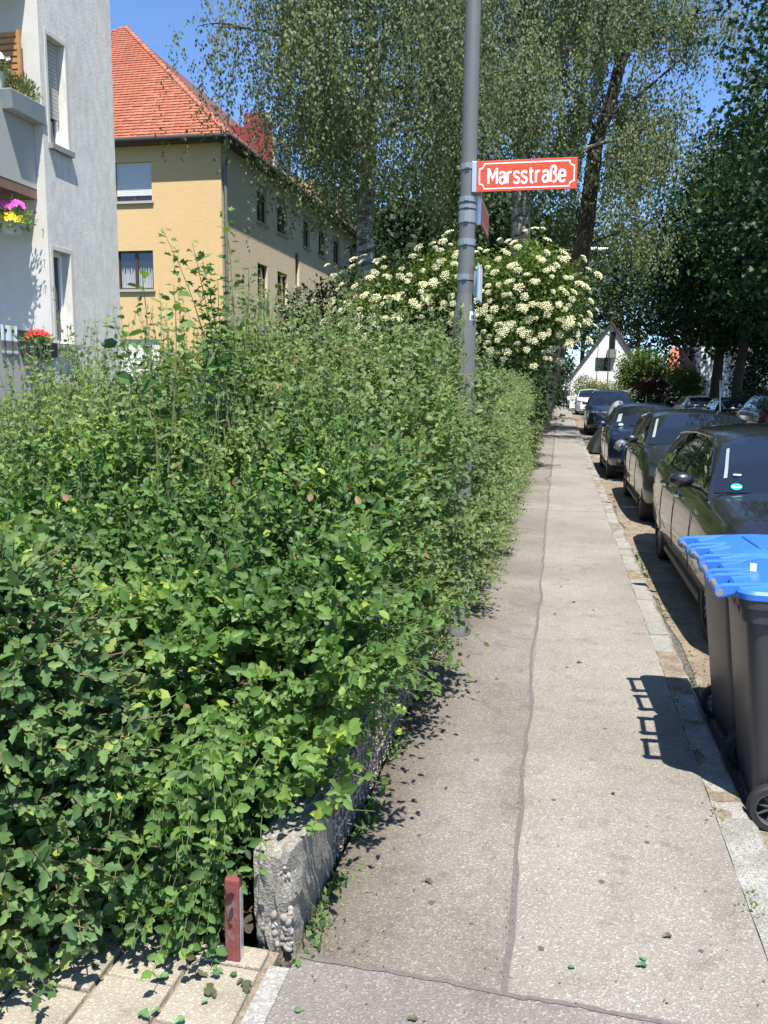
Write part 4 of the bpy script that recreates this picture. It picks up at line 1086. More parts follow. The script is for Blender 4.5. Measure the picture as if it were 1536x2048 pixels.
k = NT('striped_cloth'); sx = k.new('ShaderNodeSeparateXYZ'); k.link(k.co(), sx.inputs[0])
k.col(k.ramp(k.math('MULTIPLY', sx.outputs[2], -2.0), [(.0, (.5, .6, .6)), (.3, (.5, .6, .6)), (.33, (.10, .10, .11)), (.55, (.12, .12, .13)), (.6, (.5, .5, .5)), (.66, (.1, .1, .11))])); k.set(Roughness=.9)
MB().add(V, Fc).build('cloth', k.m, tw, smooth=True)

# ---- far gabled house at the end of the street, and its neighbours
gh = thing('gable_house', 'small white house with a steep dark roof at the end of the street', 'house', (4.1, 80, 0))
gx0, gx1, gy = .9, 7.3, 75.0
m = MB().prism([(gx0, gy, -.2), (gx1, gy, -.2), (gx1, gy, 2.6), (4.1, gy, 7.15), (gx0, gy, 2.6)], (0, 9, 0)); m.build('walls', M_gable, gh, world=True)
for sgn, xe in ((-1, gx0-.35), (1, gx1+.35)):
    ze = 7.15-(abs(xe-4.1))*(7.15-2.6)/3.2
    MB().prism([(4.1, gy-.25, 7.2), (xe, gy-.25, ze+.05), (xe, gy-.25, ze+.2), (4.1, gy-.25, 7.38)], (0, 9.5, 0)).build('roof_slope', M_tile_d if sgn > 0 else M_zinc, gh, world=True)
fg = Frame((0, gy, 0), (1, 0, 0), (0, -1, 0))
for (a, b, c, d) in ((3.98, 4.75, 4.5, 6.5), (2.9, 3.2, 4.15, 4.3)):
    f_ = MB(); fg.box(f_, a, c, b, d, .003, .03); f_ = f_.build('window', M_dkframe, gh, world=True)
    f2 = MB(); fg.box(f2, a+.08, c-.08, b+.08, d-.08, .031, .036); f2.build('pane', M_wglass, f_)
f_ = MB(); fg.box(f_, 3.85, 4.6, 4.3, 5.0, .04, .5); f_.build('balcony', plain('grey_rail', (.2, .2, .2)), gh, world=True)
rh = thing('red_roof_house', 'white house with orange red roof half hidden behind the street trees', 'house', (13, 74, 0))
MB().box((10.7, 70, -.2), (19, 80, 6.4)).build('walls', M_gable, rh, world=True)
MB().prism([(10.1, 69.5, 6.2), (19.6, 69.5, 6.2), (19.6, 75, 10.6), (10.1, 75, 10.6)], (0, .1, .16)).build('roof', M_tile, rh, world=True)
MB().box((8.5, 71, -.2), (10.69, 76, 2.9)).build('side_wing', M_gable, rh, world=True)
MB().prism([(8.2, 70.6, 2.8), (10.69, 70.6, 2.8), (10.69, 73.4, 5.0), (8.9, 73.4, 5.0)], (0, .1, .16)).build('wing_roof', M_tile, rh, world=True)
dh = thing('dark_roof_house', 'low house with a dark brown roof left of the white gable', 'house', (-3.5, 86, 0))
MB().box((-7, 84, -.2), (0, 92, 2.2)).build('walls', M_wplaster2, dh, world=True)
MB().prism([(-7.5, 83.6, 2.2), (.4, 83.6, 2.2), (.4, 88, 4.4), (-7.5, 88, 4.4)], (0, .1, .16)).build('roof', M_zinc, dh, world=True)

# ================================================================== TREES AND SHRUBS
def bez(a, b, c, n): return [tuple(Vector(a)*(1-s)**2+Vector(b)*2*s*(1-s)+Vector(c)*s*s) for s in np.linspace(0, 1, n)]
def limb_set(rs, pts, n, z0, z1, reach, rise, r0, sub=3):
    """limbs that leave a trunk polyline; returns list of (points, radii)"""
    P = np.array(pts); zz = P[:, 2]; out = []
    for q in range(n):
        z = z0+(z1-z0)*(q+rs.random())/n; b = Vector((np.interp(z, zz, P[:, 0]), np.interp(z, zz, P[:, 1]), z))
        a = q*2.4+rs.uniform(-.4, .4); l = reach*(1-.45*(z-z0)/(z1-z0))*rs.uniform(.75, 1.1)
        e = b+Vector((math.cos(a)*l, math.sin(a)*l, l*rise*rs.uniform(.6, 1.2)))
        m = (b+e)/2+Vector((0, 0, l*.16))
        pp = bez(b, m, e, 7); out.append((pp, list(np.linspace(r0, r0*.25, 7))))
        for k in range(sub):
            i = rs.randrange(2, 6); s = Vector(pp[i]); a2 = a+rs.uniform(-1.1, 1.1); l2 = l*rs.uniform(.3, .55)
            e2 = s+Vector((math.cos(a2)*l2, math.sin(a2)*l2, l2*rise*rs.uniform(.3, 1.1)))
            out.append((bez(s, (s+e2)/2+Vector((0, 0, l2*.12)), e2, 5), list(np.linspace(r0*.45, r0*.12, 5))))
    return out
def strands(limbs, n, lmin, lmax, step, leafL, zmin, bias=None, drop=1.0):
    """hanging leafy strings from points along the limbs"""
    Q = []
    for pp, rr in limbs:
        pp = np.array(pp); k = np.linspace(.25, 1, 9); ii = k*(len(pp)-1); i0 = np.minimum(ii.astype(int), len(pp)-2); f = (ii-i0)[:, None]
        Q.append(pp[i0]*(1-f)+pp[i0+1]*f)
    Q = np.concatenate(Q); st = Q[rng.integers(0, len(Q), int(n*1.7))] + rng.normal(size=(int(n*1.7), 3))*np.array([.5, .5, .35])
    cl = np.sin(st[:, 0]*1.9+st[:, 2]*.6)*np.sin(st[:, 2]*1.5+st[:, 1]*.8)+.6*np.sin(st[:, 0]*3.7-st[:, 2]*2.2)
    st = st[np.argsort(-(cl+rng.normal(size=len(cl))*.8))][:n]; st = st[rng.permutation(n)]
    ln = rng.uniform(lmin, lmax, n); od = rng.normal(size=(n, 2))*.34
    kmax = int(lmax/step); P = []; D = []; idx = []
    for k in range(kmax):
        s = k*step; live = (s < ln) & (st[:, 2]-s*drop > zmin)
        q = st[live].copy(); u = s/ln[live]
        q[:, 0] += od[live, 0]*s*(1-.5*u)+.08*np.sin(s*3.5+st[live, 0]*9); q[:, 1] += od[live, 1]*s*(1-.5*u)
        q[:, 2] -= drop*s*(.75+.25*u)
        P.append(q+rng.normal(size=q.shape)*.06); D.append(np.stack([rng.normal(size=len(q))*.5, rng.normal(size=len(q))*.5, -np.ones(len(q))], 1)); idx.append(np.nonzero(live)[0])
    P = np.concatenate(P); D = nrm(np.concatenate(D)); idx = np.concatenate(idx)
    az = (P[:, 2]-CAM_H)/P[:, 1]; ax = P[:, 0]/P[:, 1]          # keep the leaning trunk in view, as the tree grew
    tx = np.interp(az, [.05, .155, .27, .315, .36], [.008, .018, .0265, .041, .05])
    keep = ~((np.abs(ax-tx) < .0125) & (P[:, 1] < 31.3) & (az < .365) & (rng.uniform(size=len(P)) < .88))
    P, D, idx = P[keep], D[keep], idx[keep]
    N = nrm(rng.normal(size=P.shape)*.7+np.array([.15, -.8, .75])); L = leafL*rng.uniform(.65, 1.2, len(P))
    tint = np.clip(.45+.16*rng.normal(size=n)[idx]+.1*rng.normal(size=len(P))+.2*np.sin(P[:, 0]*.9+P[:, 2]*.8), 0, 1)
    return P, D, N, L, tint
def tree_base(name, label, cat, pts, rad, limbs, bark, group=None, n=12):
    t = thing(name, label, cat, pts[0], group=group)
    MB().tube(pts, rad, n).build('trunk', bark, t, world=True, smooth=True)
    for pp, rr in limbs:
        if rr[0] > .05: MB().tube(pp, rr, 7).build('limb', bark if rr[0] > .06 else M_bark, t, world=True, smooth=True)
    mb = MB()
    for pp, rr in limbs:
        if rr[0] <= .05: mb.tube(pp, rr, 4, False)
    if mb.n:
        o = mb.build('branches', M_bark, t, world=True, smooth=True); o['kind'] = 'stuff'
    return t
def crown(t, P, D, N, L, tint, mat, T=T_DIAM, ratio=.62, name='crown'):
    return foliage(name, P, D, N, L, L*ratio, T, tint, mat, t)
rs = random.Random(31)
# weeping birch before the yellow house
pts = [(-4.5, 19.4, -.1), (-4.45, 19.3, 2.4), (-4.55, 19.2, 5.2), (-4.4, 19.1, 8.0), (-4.45, 19, 10.4), (-4.4, 19, 13.4)]
lm = limb_set(rs, pts, 20, 7.0, 13, 3.5, .35, .07)
t = tree_base('weeping_birch', 'weeping birch hanging in front of the yellow house', 'tree', pts, [.25, .23, .2, .16, .1, .05], lm, M_birch)
c1 = strands(lm, 2300, .7, 2.8, .05, .088, 5.1)
# long strands before the yellow facade
lowl = [(bez((-4.4, 19.1, 7.5), (-4.9, 18.5, 8.3), (-6.0, 18.2, 7.5), 7), [.04]*7), (bez((-4.4, 19.1, 7.4), (-4.7, 18.3, 7.9), (-5.0, 17.8, 7.2), 7), [.04]*7)]
c2 = strands(lowl, 300, .8, 2.7, .05, .078, 4.0)
crown(t, *cat([c1, c2]), M_birchl)
# birch with the pale trunk behind the sign
pts = [(-1.35, 27.5, -.1), (-1.4, 27.4, 3), (-1.42, 27.3, 6), (-1.5, 27.3, 9), (-1.85, 27.2, 12), (-1.9, 27, 17)]
lm = limb_set(rs, pts, 20, 7.6, 17, 4.2, .35, .085)
t = tree_base('weeping_birch', 'big weeping birch with pale trunk rising behind the red street sign', 'tree', pts, [.36, .34, .31, .27, .2, .06], lm, M_birch)
c1 = strands(lm, 2900, .7, 2.7, .055, .11, 5.9); crown(t, *c1, M_birchl)
# leaning dark-barked birch over the street
pts = [(-.75, 31.5, -.1), (-.3, 31.3, 2.5), (.30, 31.1, 5), (.62, 31, 7), (.83, 31, 10.), (1.3, 31, 11.6), (1.55, 31, 12.8)]
fk = [(bez((1.5, 31, 12.5), (1.2, 31, 13.8), (.7, 31.2, 16.5), 7), list(np.linspace(.15, .05, 7))), (bez((1.5, 31, 12.5), (2.1, 31, 13.9), (2.7, 31, 16.6), 7), list(np.linspace(.17, .05, 7))),
      (bez((1.0, 31, 10.8), (2.0, 30.6, 11.2), (3.6, 30.4, 12.6), 7), list(np.linspace(.09, .03, 7))), (bez((.9, 31, 10.2), (.4, 30.8, 11.3), (-.8, 30.6, 13.0), 7), list(np.linspace(.08, .03, 7)))]
lm = limb_set(rs, fk[0][0], 7, 12.9, 16.4, 3.2, .3, .055) + limb_set(rs, fk[1][0], 8, 12.9, 16.5, 3.4, .28, .055) + limb_set(rs, pts, 7, 6.5, 11.8, 3.0, .3, .05)
t = tree_base('leaning_birch', 'dark barked birch leaning over the street with a forked top', 'tree', pts, [.36, .34, .31, .29, .25, .21, .19], fk+lm, M_bark)
c1 = strands(fk+lm, 2300, .5, 1.7, .06, .115, 5.4); crown(t, *c1, M_birchl)

def puff(blobs, n, leafL, spray=7, flat=.6, shell=.55, front=0):
    """leaf sprays spread through the volume of overlapping ellipsoids (cx,cy,cz,rx,ry,rz)"""
    B = np.array(blobs, float); wt = B[:, 3]*B[:, 4]+B[:, 4]*B[:, 5]+B[:, 3]*B[:, 5]; ii = rng.choice(len(B), n, p=wt/wt.sum())
    d = rand_dirs(n); r = rng.uniform(shell, 1.0, n)**.7
    c = B[ii, :3]+d*B[ii, 3:]*r[:, None]
    bump = .14*np.sin(c[:, 0]*2.1+c[:, 2]*1.3)+.12*np.sin(c[:, 1]*1.7-c[:, 2]*2.3)
    c += d*bump[:, None]*B[ii, 3:4]*.6
    P = np.repeat(c, spray, 0)+rng.normal(size=(n*spray, 3))*leafL*np.array([1.5, 1.5, .8]); dd = np.repeat(d, spray, 0)
    D = nrm(dd*.5+rng.normal(size=P.shape)*.7+np.array([0, 0, -.25])); N = nrm(UP*flat+dd*.5+rng.normal(size=P.shape)*.5)
    L = leafL*rng.uniform(.6, 1.2, len(P)); tint = np.clip(.45+.2*np.repeat(rng.normal(size=n), spray)+.15*rng.normal(size=len(P)), 0, 1)
    return P, D, N, L, tint
def blobs_round(c, r, n, rs, k=.5):
    out = []
    for q in range(n):
        a = q*2.4; z = -0.9+1.9*(q+.5)/n; h = math.sqrt(max(0, 1-z*z*.8)); s = rs.uniform(.8, 1.15)
        out.append((c[0]+math.cos(a)*h*r[0]*.62*s, c[1]+math.sin(a)*h*r[1]*.62*s, c[2]+z*r[2]*.62, r[0]*k*s, r[1]*k*s, r[2]*k*.8*s))
    return out
def broad_tree(name, label, base, h, r, mat, leafL, n, bark, tr=.25, zc=.62, T=T_DIAM, spray=7, lean=(0, 0), group=None, rz=None, cat_='tree', nb=16, ratio=.7):
    x, y = base; top = (x+lean[0], y+lean[1], h*.9)
    pts = [tuple(p) for p in bez((x, y, -.15), (x+rs.uniform(-.2, .2), y, h*.45), top, 8)]
    lm = limb_set(rs, pts, 9, h*.3, h*.82, r*.8, .45, tr*.35, 2)
    t = tree_base(name, label, cat_, pts, list(np.linspace(tr, tr*.2, 8)), lm, bark, group)
    bl = blobs_round((x+lean[0]*.6, y+lean[1]*.6, h*zc), (r, r, rz or h*.4), nb, rs)
    crown(t, *puff(bl, n, leafL, spray), mat, T, ratio); return t
# maples on the far side of the street
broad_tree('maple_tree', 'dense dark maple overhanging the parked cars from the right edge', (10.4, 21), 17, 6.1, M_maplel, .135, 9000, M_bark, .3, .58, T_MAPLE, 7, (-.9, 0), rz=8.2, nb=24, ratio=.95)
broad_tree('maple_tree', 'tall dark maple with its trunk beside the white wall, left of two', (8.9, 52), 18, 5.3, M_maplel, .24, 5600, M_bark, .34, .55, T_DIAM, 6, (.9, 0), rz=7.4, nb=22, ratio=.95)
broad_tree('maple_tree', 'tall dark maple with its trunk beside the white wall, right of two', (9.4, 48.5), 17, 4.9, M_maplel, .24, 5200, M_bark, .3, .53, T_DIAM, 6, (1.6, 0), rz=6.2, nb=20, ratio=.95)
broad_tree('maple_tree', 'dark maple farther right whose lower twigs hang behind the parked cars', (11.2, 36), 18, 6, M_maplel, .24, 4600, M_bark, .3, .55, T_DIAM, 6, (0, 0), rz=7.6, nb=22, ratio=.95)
# background trees
bgt = [('round dark green tree behind the elder bush and the yellow house', (-7.5, 47), 15, 5.5, M_darkl), ('tall dark tree left of the leaning birch in the background', (-3.2, 44), 13, 4.6, M_darkl),
       ('big dark tree closing the view behind the person on the pavement', (-5.2, 70), 17, 6.0, M_darkl), ('pale birch like tree standing left of the white gable', (2.2, 94), 24, 7, M_birchl),
       ('tall tree right behind the white gable house', (8, 94), 20, 7.5, M_darkl), ('wide dark tree behind the red roofed house', (18, 88), 20, 8, M_darkl), ('far dark tree at the end of the yellow house', (-12, 60), 17, 7, M_darkl),
       ('dark tree filling the gap right of the two maples', (14.5, 62), 18, 7, M_darkl)]
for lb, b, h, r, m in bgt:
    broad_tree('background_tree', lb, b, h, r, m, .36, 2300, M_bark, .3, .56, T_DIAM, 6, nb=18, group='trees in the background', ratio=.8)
# elder in flower
el = thing('elder_bush', 'large elder bush covered in creamy white flower heads behind the lamp post', 'bush', (-2.4, 17.6, 0))
for q in range(9):
    a = rs.uniform(0, 6.28); e = Vector((-2.2+rs.uniform(-1.9, 2.0), 17.4+rs.uniform(-1, 1), rs.uniform(2.6, 3.9)))
    MB().tube(bez((-2.4+.3*math.cos(a), 17.7+.3*math.sin(a), 0), (-2.4+(e.x+2.4)*.3, 17.6, 2.0), e, 7), list(np.linspace(.06, .015, 7)), 6).build('stem', M_bark, el, world=True, smooth=True)
EBX = .94
EB = [(-3.55, 17.2, 3.3, 1.15, 1.1, 1.05), (-4.15, 17.4, 3.0, .7, .8, .6), (-2.75, 17.5, 3.5, .95, 1.0, 1.0), (-2.1, 17.3, 3.7, .95, 1.0, 1.05), (-1.55, 17.5, 3.4, .8, 1, .9), (-.65, 17.1, 3.55, 1.15, 1.1, 1.15), (-.45, 17.2, 4.25, .55, .6, .5),
      (-.1, 17.3, 3.2, .7, .9, .7), (-1.0, 17.2, 2.7, 1.0, 1.0, .75), (-2.6, 17.5, 2.3, 1.3, 1.0, .8), (-3.4, 17.5, 2.4, .9, .9, .7), (.05, 17.2, 3.85, .45, .6, .5)]
EB = [(-2.2+(a+2.2)*EBX-.06, b, c-.12, d*EBX, e, f*.96) for a, b, c, d, e, f in EB]
Pq = puff(EB, 4600, .11, 9, .5, .3); crown(el, *Pq, M_elderl, T_DIAM, .42, 'foliage')
um = []
for q in range(6):
    V = []; Fc = []
    for k in range(26):
        a = k*2.399; r = .115*math.sqrt((k+.5)/26); z = .035*(1-(r/.115)**2)+rng.uniform(-.008, .008); x, y = r*math.cos(a), r*math.sin(a)
        s = .019*rng.uniform(.8, 1.25); b0 = len(V); a2 = rng.uniform(0, 6)
        V += [(x+s*math.cos(a2+j*1.571), y+s*math.sin(a2+j*1.571), z+(.005 if j % 2 else -.004)) for j in range(4)] + [(x, y, z+.012)]
        Fc += [(b0+4, b0+j, b0+(j+1) % 4) for j in range(4)]
    me = bpy.data.meshes.new('flower_head'); me.from_pydata(V, [], Fc); me.materials.append(M_cream); um.append(me)
PE = Pq[0]; rel = PE-CAMP; dist = np.linalg.norm(rel, axis=1); ka = np.round(np.arctan2(rel[:, 0], rel[:, 1])/.0098).astype(int); kz = np.round(rel[:, 2]/rel[:, 1]/.0098).astype(int)
near = {}
for i in np.argsort(-dist): near[(ka[i], kz[i])] = i
pool = [i for i in near.values() if PE[i, 2] > 2.15 and PE[i, 1] < 17.9]
rng.shuffle(pool)
BB = np.array(EB)
for cnt, i in enumerate(pool[:300]):
    p = PE[i]; j = np.argmin(np.sum(((p-BB[:, :3])/BB[:, 3:])**2, 1)); d = nrm((p-BB[j, :3])/BB[j, 3:]); p = p+d*.05+rng.normal(size=3)*.04
    o = bpy.data.objects.new('flower_head', um[cnt % 6]); COL.objects.link(o); o.parent = el; o.location = Vector(p)-el.location
    o.rotation_euler = Vector(d*.55+UP*.75+np.array([0, -.5, 0])+rng.normal(size=3)*.2).to_track_quat('Z', 'Y').to_euler(); s = rng.uniform(.4, .9); o.scale = (s, s, s)
# smaller bushes and hedges round the far crossing
def bush(name, label, bl, mat, leafL, n, cat_='bush', group=None, ratio=.7):
    b0 = bl[0]; t = thing(name, label, cat_, (b0[0], b0[1], 0), group=group)
    for q in range(3):
        a = q*2.1; MB().tube(bez((b0[0], b0[1], 0), (b0[0]+.1*math.cos(a), b0[1]+.1*math.sin(a), b0[2]*.5), (b0[0]+b0[3]*.4*math.cos(a), b0[1]+b0[4]*.4*math.sin(a), b0[2]), 4), [.05, .04, .03, .02], 5).build('stem', M_bark, t, world=True)
    crown(t, *puff(bl, n, leafL, 7, .6, .3), mat, T_DIAM, ratio, 'foliage'); return t
bush('dark_shrub', 'dark green shrub under the elder bush beside the pavement', [(-2.2, 19.6, 1.6, 1.7, 1.2, 1.5), (-4.2, 19.6, 1.8, 1.6, 1.2, 1.6), (-1.0, 20.5, 1.9, .9, 1, 1.6)], M_darkl, .12, 2200)
bush('dark_shrub', 'dark shrub growing against the end of the yellow house wall', [(-6.8, 24.5, 2.6, 1.6, 1.4, 2.5), (-5.4, 25, 3.2, 1.6, 1.4, 3.0), (-8.2, 25, 2.0, 1.0, 1, 2.0)], M_darkl, .13, 2600)
bush('round_tree', 'round leafy green tree in front of the white gable house', [(5.6, 62, 3.2, 1.6, 1.5, 1.4), (6.6, 62, 3.0, 1.4, 1.4, 1.2), (4.9, 62, 2.6, 1.0, 1.2, 1.0)], M_elderl, .16, 1500)
bush('round_bush', 'yellow green round bush beside the maple trunk', [(7.9, 58, 2.3, 1.0, 1.0, 1.0), (8.6, 58.2, 2.1, .8, .9, .8)], M_yell, .13, 800)
bush('red_bush', 'red leaved bush behind the far garden hedge', [(6.3, 57.5, 1.9, .8, .7, .5), (5.6, 57.6, 1.8, .6, .7, .4)], M_redl, .12, 420)
bush('rose_bush', 'loose bush with thin twigs in front of the white gable', [(1.9, 70, 1.9, 1.0, .8, .8), (2.8, 70, 1.6, .8, .8, .6)], M_darkl, .12, 260)
for lb, x0_, x1_, y_, h_ in (('low clipped hedge below the round tree in front of the far gable house', 1.7, 5.9, 66, 2.3), ('dark clipped garden hedge right of the far crossing behind the cars', 5.9, 9.8, 62, 1.9), ('dark hedge behind the parked cars at the right edge', 9.4, 15, 45, 1.9)):
    bl = [(x, y_, h_*.5, .8, .7, h_*.52) for x in np.arange(x0_, x1_, .7)]
    bush('garden_hedge', lb, bl, M_trimh if y_ == 66 else M_darkl, .13, 1400, 'hedge', 'hedges round the far crossing')
bush('dark_shrub', 'tall dark shrubs behind the cars at the right edge below the maples', [(11.6, 57, 2.4, .9, 1.2, 2.6), (12.6, 55, 3.0, 1.3, 1.2, 3.2), (14.2, 54, 3.2, 1.5, 1.3, 3.4), (16, 53, 3.2, 1.6, 1.3, 3.4)], M_darkl, .17, 3400)
bush('bright_bush', 'yellow green bush at the far end of the trimmed hedge', [(-.95, 38, 1.0, .5, 1.2, .95), (-1.0, 40, .9, .5, 1.2, .9)], M_yell, .1, 700)
bush('dark_shrub', 'tall dark bushes closing the pavement at the far crossing left of the white gable house', [(-.6, 81, 2.2, 1.5, 1.3, 2.6), (-2.6, 81, 2.6, 1.8, 1.3, 3), (-5, 81, 2.6, 1.8, 1.3, 3), (.45, 82, 3.6, .9, 1, 1.4)], M_darkl, .2, 2200)
bush('road_bush', 'dark bushes on the left of the pavement by the barrier', [(-1.6, 48, 1.4, .9, 2, 1.4), (-1.5, 53, 1.6, .9, 2, 1.5), (-1.2, 58, 1.8, .9, 2, 1.7)], M_darkl, .14, 1500)

# ================================================================== CARS
def apply_mod(o):
    dg = bpy.context.evaluated_depsgraph_get(); me = bpy.data.meshes.new_from_object(o.evaluated_get(dg)); o.modifiers.clear(); o.data = me
def smoothstep(x): x = np.clip(x, 0, 1); return x*x*(3-2*x)
def make_car(name, label, loc, rotz, p, group=None):
    """front end at y=0 facing -y; p: dimensions"""
    t = thing(name, label, 'car', loc, rotz, group)
    L, Wd, H, wb, fo, rw = p['L'], p['W'], p['H'], p['wb'], p['fo'], p.get('rw', .315)
    w = Wd/2; nose, cowl, belt, tail = p['nose'], p['cowl'], p['belt'], p.get('tail', p['belt'])
    yc, yt, yr, ye = p['ws0'], p['ws1'], p['rf1'], p['re']       # windscreen base, top, roof end, rear glass base
    pm = p['paint']
    ys = np.unique(np.concatenate([[0, .03, .08, .16, .28, .45], np.linspace(.6, L-.5, 22), [L-.35, L-.2, L-.1, L-.04, L]]))
    yb = [0, .06, .25, .6, yc, yc+.3, ye-.1, L-.12, L]; zb_ = [nose-.16, nose-.06, nose, nose+(cowl-nose)*.55, cowl, belt, tail, tail-.04, tail-.16]
    pw = lambda y: w*(1-.26*(1-smoothstep(y/.55))**1.5-.03*(1-smoothstep(y/1.6))-.16*(1-smoothstep((L-y)/.4))**1.5-.03*(1-smoothstep((L-y)/1.4)))
    zbot = lambda y: .19+.10*(1-smoothstep(y/.7))+.14*(1-smoothstep((L-y)/.7))
    V = []; Fc = []; m = 0
    for y in ys:
        zt, zb, ww = float(np.interp(y, yb, zb_)), float(zbot(y)), float(pw(y)); cr = p.get('crown', .05) if y < yc+.1 else .03
        h = zt-zb
        half = [(.55*ww, zb), (.86*ww, zb+.01), (.955*ww, zb+.07), (.985*ww, zb+.2*h), (ww, zb+.42*h), (ww*.995, zb+.62*h), (.985*ww, zb+.74*h), (.965*ww, zt-.075), (.94*ww, zt-.03), (.90*ww, zt-.004), (.8*ww, zt+cr*.35), (.5*ww, zt+cr*.8), (.2*ww, zt+cr)]
        ring = [(x, y, z) for x, z in half]+[(-x, y, z) for x, z in reversed(half)]; m = len(ring); V += ring
    n = len(ys)
    for i in range(n-1):
        for k in range(m): Fc.append((i*m+k, i*m+(k+1) % m, (i+1)*m+(k+1) % m, (i+1)*m+k))
    Fc += [tuple(range(m-1, -1, -1)), tuple((n-1)*m+k for k in range(m))]
    body = MB().add(V, Fc).build('body', pm, t, smooth=True)
    cut = MB()
    for yy in (fo, fo+wb):
        for sg in (-1, 1): cut.lathe([(0, sg*(w-.27)), (rw+.055, sg*(w-.27)), (rw+.055, sg*(w+.2)), (0, sg*(w+.2))], (0, yy, rw), 'x', 28)
    co = cut.build('cutter', pm); co.hide_render = True
    b = body.modifiers.new('b', 'BOOLEAN'); b.operation = 'DIFFERENCE'; b.object = co; b.solver = 'EXACT'
    apply_mod(body); bpy.data.objects.remove(co)
    me = body.data; me.materials.clear(); me.materials.append(pm); me.polygons.foreach_set('use_smooth', [True]*len(me.polygons)); me.set_sharp_from_angle(angle=R(38))
    # greenhouse
    zt0 = belt-.02
    top = lambda y: np.interp(y, p['gy'], p['gz'])
    xs = np.unique(np.concatenate([np.linspace(yc-.02, yt+.1, 10), np.linspace(yt+.15, yr-.1, 9), np.linspace(yr-.05, ye, 9)]))
    tum = p.get('tum', .21)
    def sec(y):
        z1 = float(top(y)); drop = min(.085, max(.012, (z1-zt0)*.3)); ze = z1-drop
        wb0 = float(pw(y))*.93; k = (ze-zt0)/(H-.085-zt0)
        return z1, ze, wb0, wb0-tum*k
    def sidep(y, z, off=.0):
        z1, ze, wb0, xe = sec(y); f = (z-zt0)/max(ze-zt0, 1e-4); f = max(0, min(1, f)); x = wb0+(xe-wb0)*(f**1.15); return (x+off, y, z)
    def topp(y, u, off=0):
        z1, ze, wb0, xe = sec(y); x = u*xe; return (x, y, ze+(z1-ze)*(1-abs(u)**2.6)**.75+off)
    V = []; Fc = []
    for y in xs:
        z1, ze, wb0, xe = sec(y)
        r = [sidep(y, zt0+(ze-zt0)*k/4) for k in range(4)]+[topp(y, u) for u in (1, .97, .9, .75, .5, .25, 0)]
        ring = r+[(-a, b_, c) for a, b_, c in reversed(r[:-1])]; m = len(ring); V += ring
    for i in range(len(xs)-1):
        for k in range(m-1): Fc.append((i*m+k, i*m+k+1, (i+1)*m+k+1, (i+1)*m+k))
    Fc += [tuple(range(m)), tuple((len(xs)-1)*m+k for k in range(m-1, -1, -1))]
    cab = MB().add(V, Fc).build('cabin', pm, t, smooth=True)
    def patch(name, fn, nu, nv, mat, par=t, flip=False):
        V = [fn(i/nu, j/nv) for i in range(nu+1) for j in range(nv+1)]
        Fc = [(i*(nv+1)+j, (i+1)*(nv+1)+j, (i+1)*(nv+1)+j+1, i*(nv+1)+j+1) for i in range(nu) for j in range(nv)]
        return MB().add(V, Fc).build(name, mat, par, smooth=True)
    ws = lambda a, c: topp(yc+.05+(yt-yc-.07)*a, (c*2-1)*.955, .006)
    patch('windscreen', ws, 12, 14, M_glass)
    patch('rear_window', lambda a, c: topp(ye-.03-(ye-yr-.06)*a, (c*2-1)*.84, .006), 8, 10, M_glass)
    for sg in (-1, 1):
        for (ya, yb2) in p['win']:
            def fn(a, c, ya=ya, yb2=yb2, sg=sg):
                y = ya+(yb2-ya)*a; z1, ze, wb0, xe = sec(y); z0 = zt0+.05; zz = z0+max(0.004, (ze-.022-z0))*c
                q = sidep(y, zz, .006); return (q[0]*sg, q[1], q[2])
            patch('side_window', fn, 10, 5, M_glass)
        if p.get('chrome'):
            a_, b2 = p['win'][0][0], p['win'][-1][1]; pts = []
            for y in np.linspace(a_, b2, 22):
                z1, ze, wb0, xe = sec(y); q = sidep(y, max(ze-.012, zt0+.055), .012); pts.append((q[0]*sg, q[1], q[2]))
            MB().tube(pts, .009, 6).build('window_trim', p.get('trimmat', M_chrome), t, smooth=True)
        # mirror
        ym = yc+.42; q = sidep(ym, belt+.05)
        mb = MB()
        bm = bmesh.new(); bmesh.ops.create_uvsphere(bm, u_segments=14, v_segments=9, radius=1); bmesh.ops.scale(bm, vec=(.10, .065, .065), verts=bm.verts)
        for v in bm.verts:
            if v.co.y > .02: v.co.y = .02
        bmesh.ops.translate(bm, vec=((w+.065)*sg, ym, belt+.075), verts=bm.verts); me = bpy.data.meshes.new('mirror'); bm.to_mesh(me); bm.free(); me.polygons.foreach_set('use_smooth', [True]*len(me.polygons))
        mo = place('mirror', me, p.get('mirrormat', pm), t)
        MB().tube([(q[0]*sg-.02*sg, ym, belt+.01), ((w+.05)*sg, ym, belt+.06)], .025, 8).build('mirror_arm', M_trim, mo)
        # seams, handles, sills
        for yy in p['doors']:
            pts = [(float(pw(yy))*f_*sg, yy, z) for f_, z in ((.988, .34), (1.0005, .42*belt+.06), (1.0005, .62*belt+.03), (.99, belt-.17))]
            MB().tube(pts, .0028, 4).build('door_seam', M_trim, t)
        for yy in p['handles']:
            MB().tube([(float(pw(yy))*.985*sg, yy-.10, belt-.13), ((float(pw(yy))*.985+.03)*sg, yy-.07, belt-.128), ((float(pw(yy))*.985+.03)*sg, yy+.07, belt-.124), (float(pw(yy))*.985*sg, yy+.10, belt-.122)], .014, 6).build('door_handle', p.get('handlemat', M_chrome), t, smooth=True)
        MB().box((sg*w*.80 if sg > 0 else -w*.97, fo+rw+.1, .17), (sg*w*.97 if sg > 0 else -w*.80, fo+wb-rw-.1, .24)).build('sill', M_trim, t, bevel=.02)
        # lamps
        zl = nose-.11
